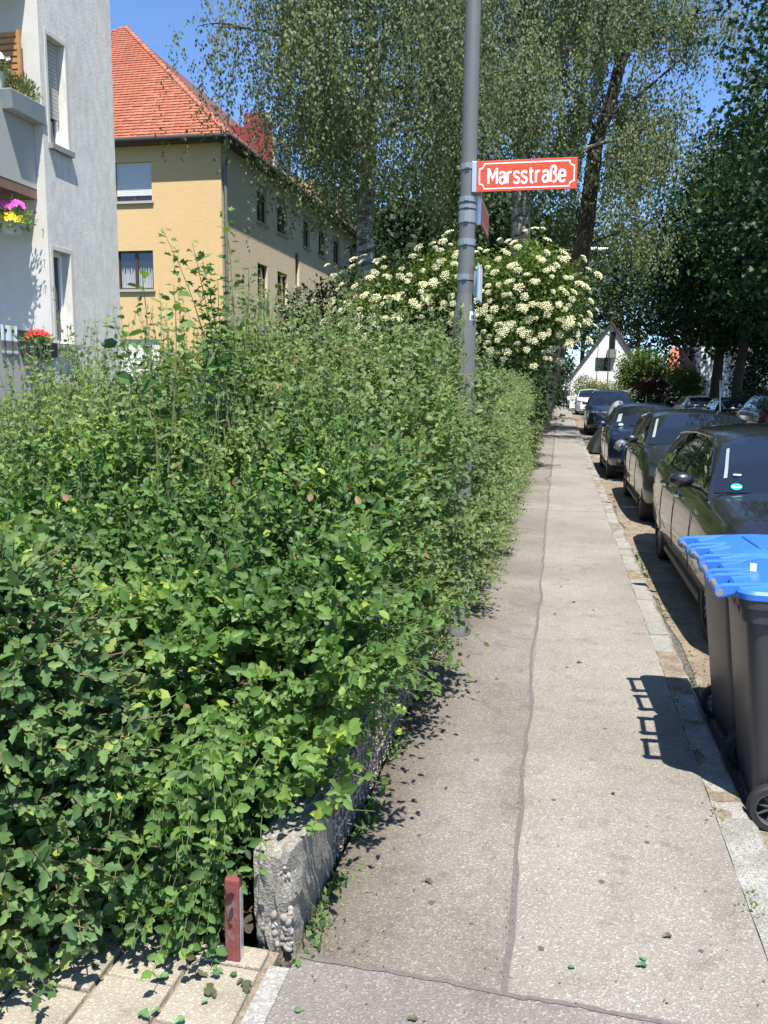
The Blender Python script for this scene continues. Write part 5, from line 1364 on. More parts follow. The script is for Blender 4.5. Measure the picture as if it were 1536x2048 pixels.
        if p.get('round'):
            for (xx, rr, yy, zz) in ((.60, .115, .105, nose-.10), (.40, .075, .035, nose-.125)):
                l_ = MB().lathe([(0, -.06), (rr*.5, -.055), (rr*.85, -.025), (rr, .02), (rr, .06)], (sg*xx, yy, zz), 'y', 24)
                # bowl facing forward
                hl = l_.build('headlight', M_lamp, t, smooth=True)
                MB().lathe([(rr*1.0, .0), (rr*1.06, -.012), (rr*1.1, .02)], (sg*xx, yy+.012, zz), 'y', 24).build('lamp_ring', M_chrome, hl, smooth=True)
                MB().lathe([(0, -.068), (rr*.32, -.064), (rr*.38, -.05)], (sg*xx, yy, zz), 'y', 16).build('reflector', M_chrome, hl, smooth=True)
        else:
            hl = patch('headlight', lambda a, c, sg=sg: (sg*(w*.52+(w*.40)*a), .035+.30*a**2.2-.012, zl-.035+.03*a+(.085+.03*a)*c), 8, 3, M_lamp)
            for k in (.3, .6): MB().lathe([(0, -.02), (.035, -.01), (.04, .01)], (sg*(w*.52+w*.40*k), .03+.30*k**2.2-.02, zl+.02+.03*k), 'y', 14).build('reflector', M_chrome, hl, smooth=True)
        patch('tail_light', lambda a, c, sg=sg: (sg*(w*.62+(w*.27)*a), L-.015-.14*a**2+.02, tail-.30+.2*c), 6, 3, M_tail)
        MB().box((sg*.45 if sg > 0 else -.68, -.0, .34), (sg*.68 if sg > 0 else -.45, .1, .42)).build('fog_lamp', M_trim, t, bevel=.02)
    # front and rear face
    gr = MB()
    if p.get('kidney'):
        for sg in (-1, 1): MB().prism([(sg*.03, -.015, nose-.28), (sg*.26, .0, nose-.27), (sg*.27, .01, nose-.12), (sg*.03, .0, nose-.10)], (0, .06, 0)).build('grille', M_trim, t, bevel=.01)
    else: MB().box((-.32, -.008, nose-.2), (.32, .05, nose-.12)).build('grille', M_trim, t, bevel=.012)
    MB().box((-.5, -.006, .3), (.5, .06, .42)).build('air_intake', M_trim, t, bevel=.02)
    MB().box((-.26, -.02, .45), (.26, -.0065, .56)).build('number_plate', M_white, t, bevel=.004)
    MB().box((-.26, L-.004, .62), (.26, L+.012, .73)).build('number_plate', M_white, t, bevel=.004)
    bmp = MB().box((-w*.8, L-.06, .36), (w*.8, L+.02, .52)).build('rear_bumper', M_trim if p.get('darkbump') else pm, t, bevel=.03)
    # wipers
    for s_, e_ in ((-.42, .05), (.18, .55)):
        a = ws(.02, (s_/ (w*.9)+1)/2); b2 = ws(.10, (e_/(w*.9)+1)/2)
        MB().tube([(a[0], a[1], a[2]+.012), (b2[0], b2[1], b2[2]+.014)], .008, 5).build('wiper', M_trim, t)
    MB().lathe([(0, -.012), (.04, -.01), (.042, .004)], (0, .0, nose-.06), 'y', 16).build('badge', M_chrome, t, smooth=True)
    # wheels
    def wheel(xc, yc_, sg):
        wd = .21; r = rw
        prof = [(r*.68, -wd/2), (r*.9, -wd/2), (r*.98, -wd/2+.025), (r, -wd/2+.05), (r, wd/2-.05), (r*.98, wd/2-.025), (r*.9, wd/2), (r*.68, wd/2), (r*.64, 0)]
        wh_ = MB().lathe(prof, (0, 0, 0), 'x', 32, True).build('wheel', M_rubber, t, smooth=True, loc=(xc, yc_, r))
        rimm = p.get('rim', M_rim); q = MB(); xo = sg*(wd/2-.015)
        q.lathe([(r*.68, xo), (r*.64, xo+.004*sg), (r*.60, xo-.03*sg), (r*.6, -xo)], (0, 0, 0), 'x', 32)
        q.lathe([(0, xo-.005*sg), (r*.17, xo-.008*sg), (r*.2, xo-.05*sg)], (0, 0, 0), 'x', 16)
        ns = p.get('spokes', 5)
        for k in range(ns):
            a = 2*math.pi*k/ns; c, s = math.cos(a), math.sin(a)
            for da in (-.16, .16):
                c2, s2 = math.cos(a+da), math.sin(a+da)
                q.tube([(xo-.012*sg, c*r*.12, s*r*.12), (xo-.006*sg, c2*r*.62, s2*r*.62)], [.018, .016], 5)
        q.build('rim', rimm, wh_, smooth=True)
        MB().lathe([(0, -xo*.2), (r*.6, -xo*.2), (r*.6, -xo*.4)], (0, 0, 0), 'x', 20).build('brake_disc', M_trim, wh_)
    for yy in (fo, fo+wb):
        for sg in (-1, 1): wheel(sg*(w-.125), yy, sg)
    MB().box((-w*.78, fo-.3, .16), (w*.78, fo+wb+.3, .3)).build('underbody', M_trim, t)
    if p.get('sticker'):
        for (u, a, r, mt) in p['sticker']:
            q = ws(a, u); q1 = ws(a+.02, u); dn = (Vector(q1)-Vector(q)).normalized(); ax = Vector((1, 0, 0)); nn = ax.cross(dn).normalized()
            if nn.y > 0: nn = -nn
            V = [tuple(Vector(q)+nn*.004+(ax*math.cos(k*.3927)+dn*math.sin(k*.3927))*r) for k in range(16)]
            s_ = MB().add(V, [tuple(range(16))]).build('windscreen_sticker', mt, t)
            V = [tuple(Vector(q)+nn*.006+ax*x*r+dn*z*r) for x, z in ((-.8, -.3), (.8, -.3), (.8, .1), (-.8, .1))]
            MB().add(V, [(0, 1, 2, 3)]).build('sticker_band', M_white, s_)
    t['_sec'] = 0; del t['_sec']
    return t, dict(ws=ws, top=topp, pw=pw, sidep=sidep)
M_stick = plain('teal_sticker', (.02, .42, .42), .4, 0, 0, .05)
M_silv = plain('silver_strip', (.36, .4, .38), .3, .3)
# 1: black estate, nearest
P1 = dict(L=4.95, W=1.84, H=1.46, wb=2.98, fo=.83, rw=.335, nose=.78, cowl=.97, belt=.97, tail=1.0, ws0=1.42, ws1=2.25, rf1=4.45, re=4.93, paint=M_black, kidney=True, chrome=True, trimmat=M_dkblue,
          gy=[1.40, 1.8, 2.2, 2.7, 3.4, 4.2, 4.5, 4.75, 4.94], gz=[.955, 1.22, 1.385, 1.455, 1.46, 1.42, 1.37, 1.2, .98], win=[(1.72, 2.72), (2.80, 3.62), (3.70, 4.35)], doors=(1.75, 2.75, 3.66), handles=(2.55, 3.46), rim=M_dkrim, spokes=7,
          sticker=[(.10, .08, .042, M_stick), (.10, .26, .036, M_dkblue)], tum=.23, mirrormat=M_black)
CX = 1.06
c1, f1 = make_car('parked_car', 'black estate car nearest the blue lidded bins, dusty roof and teal windscreen sticker', (CX+.92, 5.15, GZ), 0, P1, 'cars parked along the kerb')
# pale strip down the windscreen edge, rain sensor marks
def ws_strip(car, fn, u0, u1, a0, a1, mat, name):
    V = [fn['ws'](a, u) for a in np.linspace(a0, a1, 8) for u in (u0, u1)]
    V = [(x, y-.004, z+.004) for x, y, z in V]
    MB().add(V, [(2*i, 2*i+1, 2*i+3, 2*i+2) for i in range(7)]).build(name, mat, car, smooth=True)
ws_strip(c1, f1, .035, .052, .22, .80, M_silv, 'pillar_strip')
# leaflet on the bonnet
lf = thing('leaflet', 'red and white leaflet lying on the bonnet of the black estate car', 'leaflet', (1.62, 5.62, .80))
MB().box((-.13, -.03, 0), (.13, .012, .004)).build('paper', M_white, lf); MB().box((-.135, -.0, .0045), (.11, .032, .008)).build('red_strip', plain('leaflet_red', (.5, .02, .03), .4), lf)
lf.rotation_euler = (R(7), R(3), R(-35))
# 2: black-green hatch with aerial
P2 = dict(L=4.25, W=1.78, H=1.47, wb=2.6, fo=.82, rw=.31, nose=.78, cowl=.98, belt=.98, ws0=1.2, ws1=2.0, rf1=3.75, re=4.2, paint=M_black2, gy=[1.18, 1.55, 2.0, 2.5, 3.2, 3.8, 4.0, 4.22], gz=[.965, 1.23, 1.42, 1.47, 1.46, 1.41, 1.3, .99],
          win=[(1.5, 2.4), (2.48, 3.3), (3.38, 3.8)], doors=(1.5, 2.44, 3.35), handles=(2.26, 3.12), rim=M_dkrim, darkbump=True)
c2, f2 = make_car('parked_car', 'dark green black hatchback with tall aerial standing behind the black estate', (CX+.93, 10.75, GZ), 0, P2, 'cars parked along the kerb')
ws_strip(c2, f2, .03, .055, .2, .9, M_silv, 'pillar_strip')
MB().tube([(.52, 3.3, 1.43), (.50, 3.38, 1.92)], [.004, .002], 6).build('aerial', M_alu, c2)
# 3: navy small car with round lamps
P3 = dict(L=3.9, W=1.66, H=1.47, wb=2.46, fo=.78, rw=.295, nose=.80, cowl=.97, belt=.97, ws0=1.08, ws1=1.85, rf1=3.4, re=3.86, paint=M_navy, round=True, gy=[1.06, 1.4, 1.85, 2.3, 2.9, 3.4, 3.65, 3.88], gz=[.955, 1.22, 1.42, 1.47, 1.46, 1.41, 1.3, .98],
          win=[(1.35, 2.3), (2.38, 3.3)], doors=(1.4, 2.34), handles=(2.15,), rim=M_rim, crown=.07, sticker=[(.11, .08, .05, M_stick)])
c3, f3 = make_car('parked_car', 'small navy blue car with round twin headlamps', (1.78, 16.15, GZ), 0, P3, 'cars parked along the kerb')
ws_strip(c3, f3, .04, .10, .2, .6, M_silv, 'paper_strip')
# 4: dark blue suv, 5: white suv
P4 = dict(L=4.55, W=1.86, H=1.70, wb=2.68, fo=.88, rw=.36, nose=.97, cowl=1.12, belt=1.12, ws0=1.2, ws1=1.95, rf1=4.1, re=4.52, paint=M_dkblue, gy=[1.18, 1.55, 1.95, 2.4, 3.2, 4.1, 4.3, 4.53], gz=[1.1, 1.42, 1.64, 1.70, 1.69, 1.63, 1.5, 1.13],
          win=[(1.5, 2.4), (2.48, 3.35), (3.42, 4.05)], doors=(1.5, 2.44, 3.38), handles=(2.26, 3.2), rim=M_rim, darkbump=True)
c4, f4 = make_car('parked_car', 'dark blue off-road car parked behind the tarpaulin covered motorcycle', (1.95, 31.6, GZ), 0, P4, 'cars parked along the kerb')
P5 = dict(P4, paint=M_carw, H=1.72, mirrormat=M_carw)
c5, f5 = make_car('parked_car', 'white off-road car farthest along the kerb next to the person', (2.0, 55.5, GZ), 0, P5, 'cars parked along the kerb')
P6 = dict(P1, paint=M_silver, kidney=False, trimmat=M_chrome, sticker=None, rim=M_rim)
c6, f6 = make_car('parked_car', 'silver green estate seen from behind across the street', (6.95, 43.5, GZ), 0, P6, 'cars parked across the street')
c6.rotation_euler = (0, 0, math.pi); c6.location.y += 4.9
P7 = dict(P2, paint=M_black2)
c7, f7 = make_car('parked_car', 'dark hatchback in shade across the street beside the silver estate', (7.15, 40.5, GZ), math.pi, P7, 'cars parked across the street')
P8 = dict(P4, paint=M_dkblue)
c8, f8 = make_car('parked_car', 'dark high car in shade across the street at the right edge', (7.35, 33.5, GZ), math.pi, P8, 'cars parked across the street')

# covered motorcycle leaning at the kerb
mc = thing('covered_motorcycle', 'motorcycle under a dark draped cover with a crumpled silver top standing at the kerb', 'motorcycle', (1.30, 23.6, GZ))
def drape(zs, xs, ws_, y0, y1, seed, n=26):
    r = random.Random(seed); V = []; Fc = []
    for i, (z, x, hw_) in enumerate(zip(zs, xs, ws_)):
        for k in range(n):
            a = 2*math.pi*k/n; f = 1+.10*math.sin(a*5+i*.5)*(1-i/len(zs))+r.uniform(-.03, .03); ly = (y1-y0)/2*(1-.55*(i/len(zs))**1.4)
            V.append((x+hw_*f*math.cos(a), (y0+y1)/2+ly*math.sin(a)*f, z+r.uniform(-.012, .012)))
    for i in range(len(zs)-1):
        for k in range(n): Fc.append((i*n+k, i*n+(k+1) % n, (i+1)*n+(k+1) % n, (i+1)*n+k))
    Fc.append(tuple((len(zs)-1)*n+k for k in range(n)))
    return MB().add(V, Fc)
M_tarp = plain('dark_tarp', (.025, .028, .03), .45, 0, 0, .25, 6, .2); M_tarps = plain('silver_tarp', (.36, .38, .38), .35, .2, 0, .2, 8, .3)
drape([.05, .25, .5, .75, .95, 1.1, 1.2], [-.2, -.16, -.06, .05, .13, .18, .2], [.30, .28, .24, .19, .16, .14, .1], -.85, .9, 5).build('cover', M_tarp, mc, smooth=True)
drape([1.02, 1.14, 1.26, 1.38, 1.43], [.17, .2, .24, .28, .29], [.19, .2, .17, .13, .05], -.4, .25, 6).build('silver_top', M_tarps, mc, smooth=True)
for yy in (-.62, .68): MB().lathe([(.2, -.05), (.28, -.04), (.3, 0), (.28, .04), (.2, .05)], (.02, yy, .3), 'x', 24, True).build('wheel', M_rubber, mc, smooth=True)

# ================================================================== BINS
def make_bin(label, loc, rotz):
    """240 l two-wheeled bin; back (handles and wheels) faces -x, width along y"""
    t = thing('wheelie_bin', label, 'bin', loc, rotz, 'bins with blue lids at the kerb')
    Hh = .97; hw0, hw1 = .235, .285
    def outline(z, grow=0):
        f = z/Hh; hw_ = hw0+(hw1-hw0)*f+grow; xb = .085-.115*f-grow; xf = .50+.16*f+grow; r = .06; pts = []
        for (cx, cy, a) in ((xf-r, hw_-r, 0), (xb+r, hw_-r, 90), (xb+r, -hw_+r, 180), (xf-r, -hw_+r, 270)):
            for k in range(5): an = R(a+90*k/4); pts.append((cx+r*math.cos(an), cy+r*math.sin(an), z))
        return pts
    zs = [.03, .06, .3, .6, .86, .865, .92, .925, Hh]; gw = [-.02, 0, 0, 0, 0, .018, .018, .03, .03]
    V = []; Fc = []
    for z, g_ in zip(zs, gw): V += outline(z, g_)
    n = 20
    for i in range(len(zs)-1):
        for k in range(n): Fc.append((i*n+k, i*n+(k+1) % n, (i+1)*n+(k+1) % n, (i+1)*n+k))
    Fc += [tuple(range(n-1, -1, -1)), tuple((len(zs)-1)*n+k for k in range(n))]
    MB().add(V, Fc).build('body', M_bin, t, smooth=True, ang=30)
    # recessed side field framed by raised edges, and the wheel-well ribs
    for sg in (-1, 1):
        def sp(x, z): return (x, sg*(hw0+(hw1-hw0)*z/Hh+.0), z)
        for (xa, za, xb_, zb_) in ((.13, .12, .10, .80), (.50, .12, .56, .80), (.13, .80, .56, .80)):
            a, b = Vector(sp(xa, za)), Vector(sp(xb_, zb_)); MB().tube([a, b], .012, 6).build('side_rib', M_bin, t)
    # back handle: hinge lugs, bar, two grips
    for sg in (-1, 1):
        MB().prism([(-.03, sg*.19-.012, .86), (-.06, sg*.19-.012, .93), (-.055, sg*.19-.012, .96), (-.03, sg*.19-.012, .96)], (0, .024, 0)).build('hinge_lug', M_bin, t, bevel=.004)
        MB().prism([(-.03, sg*.07-.012, .86), (-.06, sg*.07-.012, .93), (-.055, sg*.07-.012, .96), (-.03, sg*.07-.012, .96)], (0, .024, 0)).build('hinge_lug', M_bin, t, bevel=.004)
        MB().tube([(-.128, sg*.045, .97), (-.128, sg*.225, .97)], .013, 12).build('hinge_pin', M_band, t, smooth=True)
    # lid: domed tray with a raised panel and two strap arms running to the hinge
    n = 20; V = []; Fc = []
    rings = [(.962, .034, 0), (.985, .036, 0), (.998, .028, 0), (1.004, -.02, 1), (1.010, -.045, 1), (1.016, -.06, 1), (1.018, -.11, 1)]
    for z, g_, d in rings:
        pts = outline(Hh, g_); V += [(x+(.0 if not d else .03), y, z+.015*d*(1-((x-.3)/.4)**2)) for x, y, _ in pts]
    for i in range(len(rings)-1):
        for k in range(n): Fc.append((i*n+k, i*n+(k+1) % n, (i+1)*n+(k+1) % n, (i+1)*n+k))
    Fc.append(tuple((len(rings)-1)*n+k for k in range(n)))
    lid = MB().add(V, Fc).build('lid', M_lid, t, smooth=True, ang=28)
    for sg in (-1, 1):
        for yy in (sg*.045, sg*.235):
            y2 = yy*.8
            MB().prism([(-.148, yy-.014, .955), (-.15, yy-.014, .99), (-.115, yy-.014, 1.006), (.04, yy-.014, 1.02), (.2, yy-.014, 1.03), (.2, yy-.014, 1.01), (.02, yy-.014, 1.0), (-.05, yy-.014, .972), (-.125, yy-.014, .942)], (0, .028, 0)).build('lid_arm', M_lid, lid, bevel=.008)
            MB().lathe([(0, -.017), (.016, -.017), (.018, 0), (.016, .017), (0, .017)], (-.128, yy, .97), 'y', 12).build('hinge_cap', M_band, lid, smooth=True)
        MB().prism([(-.05, sg*.07, .985), (.05, sg*.06, 1.006), (.17, sg*.09, 1.022), (.17, sg*.19, 1.022), (.05, sg*.21, 1.006), (-.05, sg*.21, .985)], (0, 0, .012)).build('lid_panel', M_lid, lid, bevel=.006)
    MB().prism([(.14, -.15, 1.024), (.2, -.2, 1.024), (.5, -.2, 1.02), (.56, -.15, 1.018), (.56, .15, 1.018), (.5, .2, 1.02), (.2, .2, 1.024), (.14, .15, 1.024)], (0, 0, .016)).build('raised_panel', M_lid, lid, bevel=.01)
    # wheels
    MB().tube([(.135, -.25, .10), (.135, .25, .10)], .012, 8).build('axle', M_band, t)
    for sg in (-1, 1):
        wh_ = MB().lathe([(.075, -.025), (.092, -.025), (.1, -.014), (.1, .014), (.092, .025), (.075, .025)], (0, 0, 0), 'y', 36, True).build('wheel', M_rubber, t, smooth=True, loc=(.135, sg*.275, .10))
        q = MB(); q.lathe([(.076, -.02), (.07, -.024), (.066, -.012), (.066, .012), (.07, .024), (.076, .02)], n=32, axis='y', closed=True)
        q.lathe([(0, -.02), (.012, -.02), (.014, .0), (.012, .02), (0, .02)], axis='y', n=14)
        for k in range(9):
            a = k*2*math.pi/9; q.tube([(.012*math.sin(a), 0, .012*math.cos(a)), (.068*math.sin(a), 0, .068*math.cos(a))], [.005, .004], 5)
        q.build('hub', M_hub, wh_, smooth=True)
    return t
b1 = make_bin('grey wheelie bin with blue lid, the nearer of the two at the kerb', (.795, 3.66, GZ), R(-2))
MB().box((.02, -.03, 1.02), (.045, -.015, 1.05)).build('white_tag', M_white, b1)
b2 = make_bin('grey wheelie bin with blue lid, the one next to the black estate', (.805, 4.27, GZ), R(3))

# ================================================================== SMALL THINGS
# person walking far along the pavement: one skinned body with head; clothing dark
def make_person(loc, rz):
    t = thing('person', 'person in dark clothes standing far along the pavement holding something white', 'person', loc, rz)
    J = {'pelvis': (0, 0, .95), 'waist': (0, 0, 1.08), 'chest': (0, .01, 1.32), 'neck': (0, .0, 1.5), 'head0': (0, -.01, 1.58), 'head1': (0, -.02, 1.68), 'top': (0, -.01, 1.76)}
    E = [('pelvis', 'waist'), ('waist', 'chest'), ('chest', 'neck'), ('neck', 'head0'), ('head0', 'head1'), ('head1', 'top')]; Rr = {'pelvis': .15, 'waist': .14, 'chest': .165, 'neck': .055, 'head0': .075, 'head1': .1, 'top': .06}
    for s, n_ in ((-1, 'l'), (1, 'r')):
        J.update({n_+'hip': (s*.1, 0, .9), n_+'knee': (s*.12, -.02, .5), n_+'ank': (s*.13, .02, .09), n_+'toe': (s*.14, -.15, .04), n_+'sh': (s*.19, 0, 1.43), n_+'el': (s*.25, .03, 1.15), n_+'wr': (s*.2, -.16, 1.02), n_+'hand': (s*.17, -.24, 1.03)})
        E += [('pelvis', n_+'hip'), (n_+'hip', n_+'knee'), (n_+'knee', n_+'ank'), (n_+'ank', n_+'toe'), ('chest', n_+'sh'), (n_+'sh', n_+'el'), (n_+'el', n_+'wr'), (n_+'wr', n_+'hand')]
        Rr.update({n_+'hip': .105, n_+'knee': .07, n_+'ank': .05, n_+'toe': .04, n_+'sh': .07, n_+'el': .05, n_+'wr': .038, n_+'hand': .035})
    ks = list(J); me = bpy.data.meshes.new('body'); me.from_pydata([J[k] for k in ks], [(ks.index(a), ks.index(b)) for a, b in E], [])
    o = place('body', me, None, t); sk = o.modifiers.new('skin', 'SKIN'); sv = me.skin_vertices[0].data
    for i, k in enumerate(ks): sv[i].radius = (Rr[k], Rr[k]*(.75 if k in ('pelvis', 'waist', 'chest') else 1)); sv[i].use_root = (k == 'pelvis')
    sb = o.modifiers.new('sub', 'SUBSURF'); sb.levels = 2; sb.render_levels = 2
    apply_mod(o); me = o.data
    for m_ in (plain('dark_cloth', (.02, .022, .028), .9), plain('skin_tone', (.45, .27, .19), .6)): me.materials.append(m_)
    for pl in me.polygons:
        c = pl.center; pl.material_index = 1 if (c.z > 1.5 or (abs(c.x) < .3 and c.y < -.17 and .9 < c.z < 1.2)) else 0; pl.use_smooth = True
    bm = bmesh.new(); bmesh.ops.create_uvsphere(bm, u_segments=14, v_segments=8, radius=.115); bmesh.ops.translate(bm, vec=(0, .02, 1.70), verts=bm.verts)
    bmesh.ops.delete(bm, geom=[v for v in bm.verts if v.co.z < 1.66 and v.co.y < .03], context='VERTS'); me2 = bpy.data.meshes.new('hair'); bm.to_mesh(me2); bm.free(); place('hair', me2, plain('dark_hair', (.03, .02, .015), .8), t)
    MB().tube([(0, -.115, 1.655), (0, -.14, 1.625), (0, -.11, 1.62)], [.012, .018, .01], 6).build('nose', bpy.data.materials['skin_tone'], t)
    return t
make_person((.45, 67.5, 0), 2.6)
wbg = thing('white_bag', 'small white bag held by the person on the pavement', 'bag', (.72, 67.3, .72))
MB().prism([(-.12, -.06, 0), (.12, -.06, 0), (.15, -.07, .3), (-.15, -.07, .3)], (0, .13, 0)).build('bag', M_white, wbg, bevel=.03); MB().tube([(-.07, 0, .3), (-.05, 0, .42), (.05, 0, .42), (.07, 0, .3)], .008, 5).build('handle', M_white, wbg)
# roadworks barrier foot with posts
br = thing('barrier_post', 'grey barrier post standing in a heavy recycled rubber foot on the pavement', 'barrier', (-.38, 45.5, 0))
MB().box((-.45, -.14, 0), (.28, .14, .12)).build('foot', plain('grey_rubber', (.16, .16, .16), .8), br, bevel=.03); MB().box((-.3, -.12, .121), (.15, .12, .22)).build('foot_top', bpy.data.materials['grey_rubber'], br, bevel=.03)
for x in (-.1, .08): MB().tube([(x, 0, .2), (x+.03, 0, 1.9)], .035, 8).build('post', M_alu, br)
MB().box((-.085, -.012, .7), (.09, .012, 1.55)).build('board', plain('pale_board', (.4, .4, .4)), br)
br2 = thing('sign_post', 'slim grey metal post among the dark bushes left of the barrier', 'post', (-.75, 47, 0)); MB().tube([(0, 0, 0), (0, 0, 2.3)], .04, 8).build('pole', M_alu, br2); MB().lathe([(0, 2.3), (.05, 2.3), (.05, 2.33), (0, 2.35)], n=10).build('cap', M_zinc, br2)
# give-way sign and pole before the gable house
gp = thing('give_way_sign', 'small give way sign standing by the far garden hedge', 'sign', (5.95, 61, 0))
MB().tube([(0, 0, 0), (0, 0, 2.5)], .03, 8).build('pole', M_alu, gp)
MB().prism([(-.4, -.05, 2.5), (.4, -.05, 2.5), (0, -.05, 1.85)], (0, .02, 0)).build('panel', M_red, gp); MB().prism([(-.27, -.056, 2.42), (.27, -.056, 2.42), (0, -.056, 1.99)], (0, .004, 0)).build('face', M_white, gp)
tp = thing('thin_pole', 'thin grey pole in front of the white gable house with red flowers at its foot', 'pole', (2.75, 67, 0))
MB().tube([(0, 0, 0), (0, 0, 5.2)], [.035, .025], 8).build('shaft', M_zinc, tp); MB().lathe([(0, 5.2), (.05, 5.2), (.04, 5.26), (0, 5.27)], n=10).build('cap', M_zinc, tp)
rf_ = thing('flower_bush', 'salmon red flowers blooming at the foot of the thin pole', 'flowers', (2.65, 66.6, 0)); MB().tube([(0, 0, 0), (0, 0, 1.6)], .02, 5).build('stem', M_twig, rf_)
greens(rf_, 120, (0, 0, 1.6), (.7, .3, .5), M_darkl, .12); blossom_mass(rf_, 34, (0, 0, 1.95), (.6, .3, .25), plain('salmon_petal', (.62, .2, .14), .6), .1)
# street lamp arm over the road further on
sl = thing('street_lamp', 'far street lamp with flat horizontal head reaching over the street', 'lamp post', (-.62, 40, 0))
MB().lathe([(.09, 0), (.08, 2), (.06, 2.2), (.05, 7.6), (.045, 7.85)], n=14).build('pole', M_pole, sl, smooth=True); MB().tube([(0, 0, 7.8), (.15, 0, 7.9), (1.75, 0, 7.93)], [.04, .035, .03], 8).build('arm', M_alu, sl, smooth=True)
MB().prism([(1.7, -.13, 7.88), (2.45, -.15, 7.92), (2.5, -.1, 7.98), (1.7, -.1, 8.0)], (0, .28, 0)).build('lamp_head', M_alu, sl, bevel=.02)
la = thing('roof_lantern', 'small dark lantern shaped street light above the gable roof line', 'lamp post', (3.85, 72, 0)); MB().tube([(0, 0, 0), (0, 0, 7.3)], .05, 8).build('pole', M_zinc, la); MB().lathe([(.06, 7.3), (.2, 7.75), (.26, 7.78), (.05, 8.0), (0, 8.1)], n=12).build('lantern', M_zinc, la)
# scrap of white paper in the hedge
sw = thing('paper_scrap', 'scrap of white paper caught low in the trimmed hedge', 'paper', (-.62, 14.4, .28))
MB().add([(-.09, 0, -.1), (.06, -.02, -.09), (.1, .03, .08), (.07, 0, .16), (-.06, -.03, .04), (-.02, .02, .0)], [(0, 1, 5), (1, 2, 5), (2, 3, 5), (3, 4, 5), (4, 0, 5)]).build('sheet', M_white, sw)
# fallen leaves, each lying by itself
fl = [(860, .33, 2.36, 0), (885, .1, 2.28, 1), (735, -.30, 1.98, 2), (745, -.28, 1.90, 0), (885, -.12, 1.88, 1), (880, -.1, 1.9, 1), (740, -.38, 2.62, 2), (555, -.62, 1.93, 0), (1215, .33, 2.34, 1), (0, .18, 5.1, 2), (0, -.28, 4.7, 1), (0, .3, 3.4, 2), (0, -.4, 3.3, 2), (0, .05, 6.2, 2), (0, .1, 7.1, 2), (0, .08, 7.8, 2), (0, .2, 6.6, 2), (0, .42, 2.5, 2)]
lm_ = []
for q, c in enumerate(((.10, .2, .075), (.05, .12, .05), (.07, .07, .03))):
    V = T_LOBE[0].copy(); V[:, 0] *= .75; V[:, 2] *= 1.2; me = bpy.data.meshes.new('fallen_leaf'); me.from_pydata(V.tolist(), [], T_LOBE[1].tolist()); me.materials.append(plain('fallen_leaf_%d' % q, c, .6, 0, 0, .2, 40)); lm_.append(me)
rl = random.Random(4)
for i, (_, x, y, q) in enumerate(fl):
    o = bpy.data.objects.new('fallen_leaf', lm_[q]); COL.objects.link(o); o.location = (x, y, .006); s = rl.uniform(.02, .036); o.scale = (s, s, s); o.rotation_euler = (rl.uniform(-.1, .1), rl.uniform(-.1, .1), rl.uniform(0, 6))
    tag(o, 'small fallen leaf lying on the pavement asphalt', 'leaf', 'fallen leaves on the pavement')
for i in range(46):
    x = rl.uniform(-1.9, -.80); y = 2.13-abs(rl.gauss(0, .16)); q = rl.choice((0, 0, 1, 2))
    o = bpy.data.objects.new('fallen_leaf', lm_[q]); COL.objects.link(o); o.location = (x, y, .008+rl.uniform(0, .006)); s = rl.uniform(.018, .045); o.scale = (s, s, s); o.rotation_euler = (rl.uniform(-.3, .3), rl.uniform(-.3, .3), rl.uniform(0, 6))
    tag(o, 'small fallen leaf lying on the paved path before the hedge', 'leaf', 'fallen leaves on the path')
for i, (x, y, r) in enumerate(((.22, 2.75, .011), (-.34, 2.5, .012), (.05, 3.3, .009), (.4, 3.05, .010), (-.3, 3.6, .012), (.30, 4.1, .011), (.12, 5.0, .012), (-.42, 4.6, .011), (.5, 2.45, .009), (.02, 2.35, .010), (-.2, 2.42, .007), (.33, 6.4, .013), (.15, 7.4, .014), (-.45, 2.9, .009))):
    V = [(x+r*rl.uniform(.7, 1.25)*math.cos(k*.6283), y+r*rl.uniform(.7, 1.25)*math.sin(k*.6283), .0012) for k in range(10)]
    structure('pavement_stain', MB().add(V, [tuple(range(10))]), plain('old_gum', (.085, .08, .075), .8))
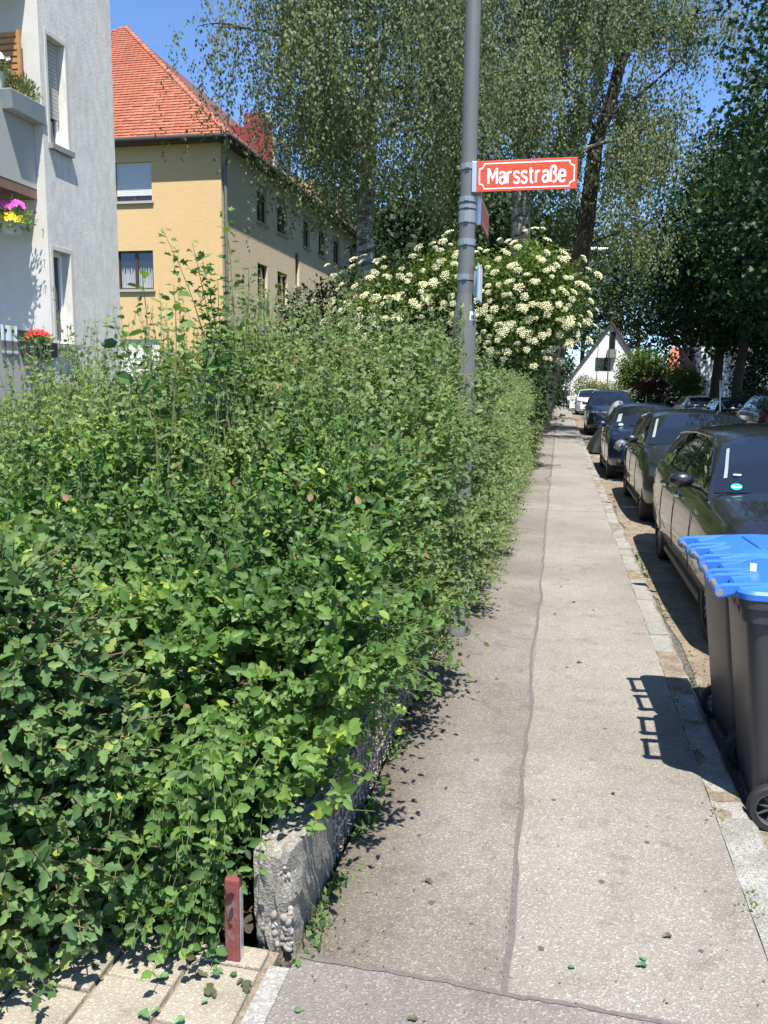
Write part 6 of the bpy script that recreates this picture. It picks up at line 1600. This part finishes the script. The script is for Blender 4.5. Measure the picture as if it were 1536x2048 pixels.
# crumbs, grit and weeds
def litter(name, n, fx_, mat, s0, s1, T=T_DIAM, zoff=.004, up=0):
    P = fx_(n); D = rand_dirs(n); D[:, 2] = np.abs(D[:, 2])*up+rng.uniform(0, .15, n); N = nrm(UP+rng.normal(size=(n, 3))*.3); L = rng.uniform(s0, s1, n)
    V, Fx = leaves(P+np.array([0, 0, zoff]), D, N, L, L*.5, T); o = big_mesh(name, V, Fx, mat, None, np.repeat(rng.uniform(0, 1, n), len(T[0]))); o['kind'] = 'stuff'; return o
litter('leaf_litter', 420, lambda n: np.stack([-.70+np.abs(rng.normal(size=n))*.10, 2.2+20*rng.uniform(0, 1, n)**2, np.zeros(n)], 1), M_dead, .006, .018)
litter('pavement_grit', 500, lambda n: np.stack([rng.uniform(-.68, .68, n), 1.8+14*rng.uniform(0, 1, n)**2, np.zeros(n)], 1), plain('brown_grit', (.10, .07, .045), .9), .004, .013)
litter('joint_moss', 420, lambda n: np.stack([-.088+rng.normal(size=n)*.012, 2.2+10*rng.uniform(0, 1, n)**1.6, np.zeros(n)], 1), plain('moss_grit', (.11, .10, .075), .95), .003, .009)
litter('gutter_litter', 1500, lambda n: np.stack([.86+np.abs(rng.normal(size=n))*.18, 3+20*rng.uniform(0, 1, n)**1.3, np.full(n, GZ+.006)], 1), M_dead, .008, .03)
litter('gutter_grass', 260, lambda n: np.stack([.86+np.abs(rng.normal(size=n))*.05, np.repeat(np.array([2.75, 4.7, 5.0, 6.8, 8.3, 9.0, 14]), n//7+1)[:n]+rng.normal(size=n)*.2, np.full(n, GZ)], 1), M_shrub, .015, .05, T_DIAM, 0, 1.5)
litter('kerb_weeds', 90, lambda n: np.stack([.70+rng.normal(size=n)*.02, np.repeat(np.array([2.72, 3.35, 3.9, 4.6]), n//4+1)[:n]+rng.normal(size=n)*.05, np.full(n, 0)], 1), M_yell, .008, .022, T_DIAM, 0, 1.2)
litter('wall_foot_weeds', 500, lambda n: np.stack([-.695+np.abs(rng.normal(size=n))*.03, np.repeat(np.array([2.3, 2.5, 2.95, 3.0, 3.6, 4.4, 5.2]), n//7+1)[:n]+rng.normal(size=n)*.08, np.zeros(n)], 1), M_shrub, .012, .04, T_DIAM, 0, 1.2)
litter('soil_litter', 700, lambda n: np.stack([rng.uniform(-2.4, -.9, n), 2.17+np.abs(rng.normal(size=n))*.15, np.full(n, .025)], 1), M_dead, .012, .05)
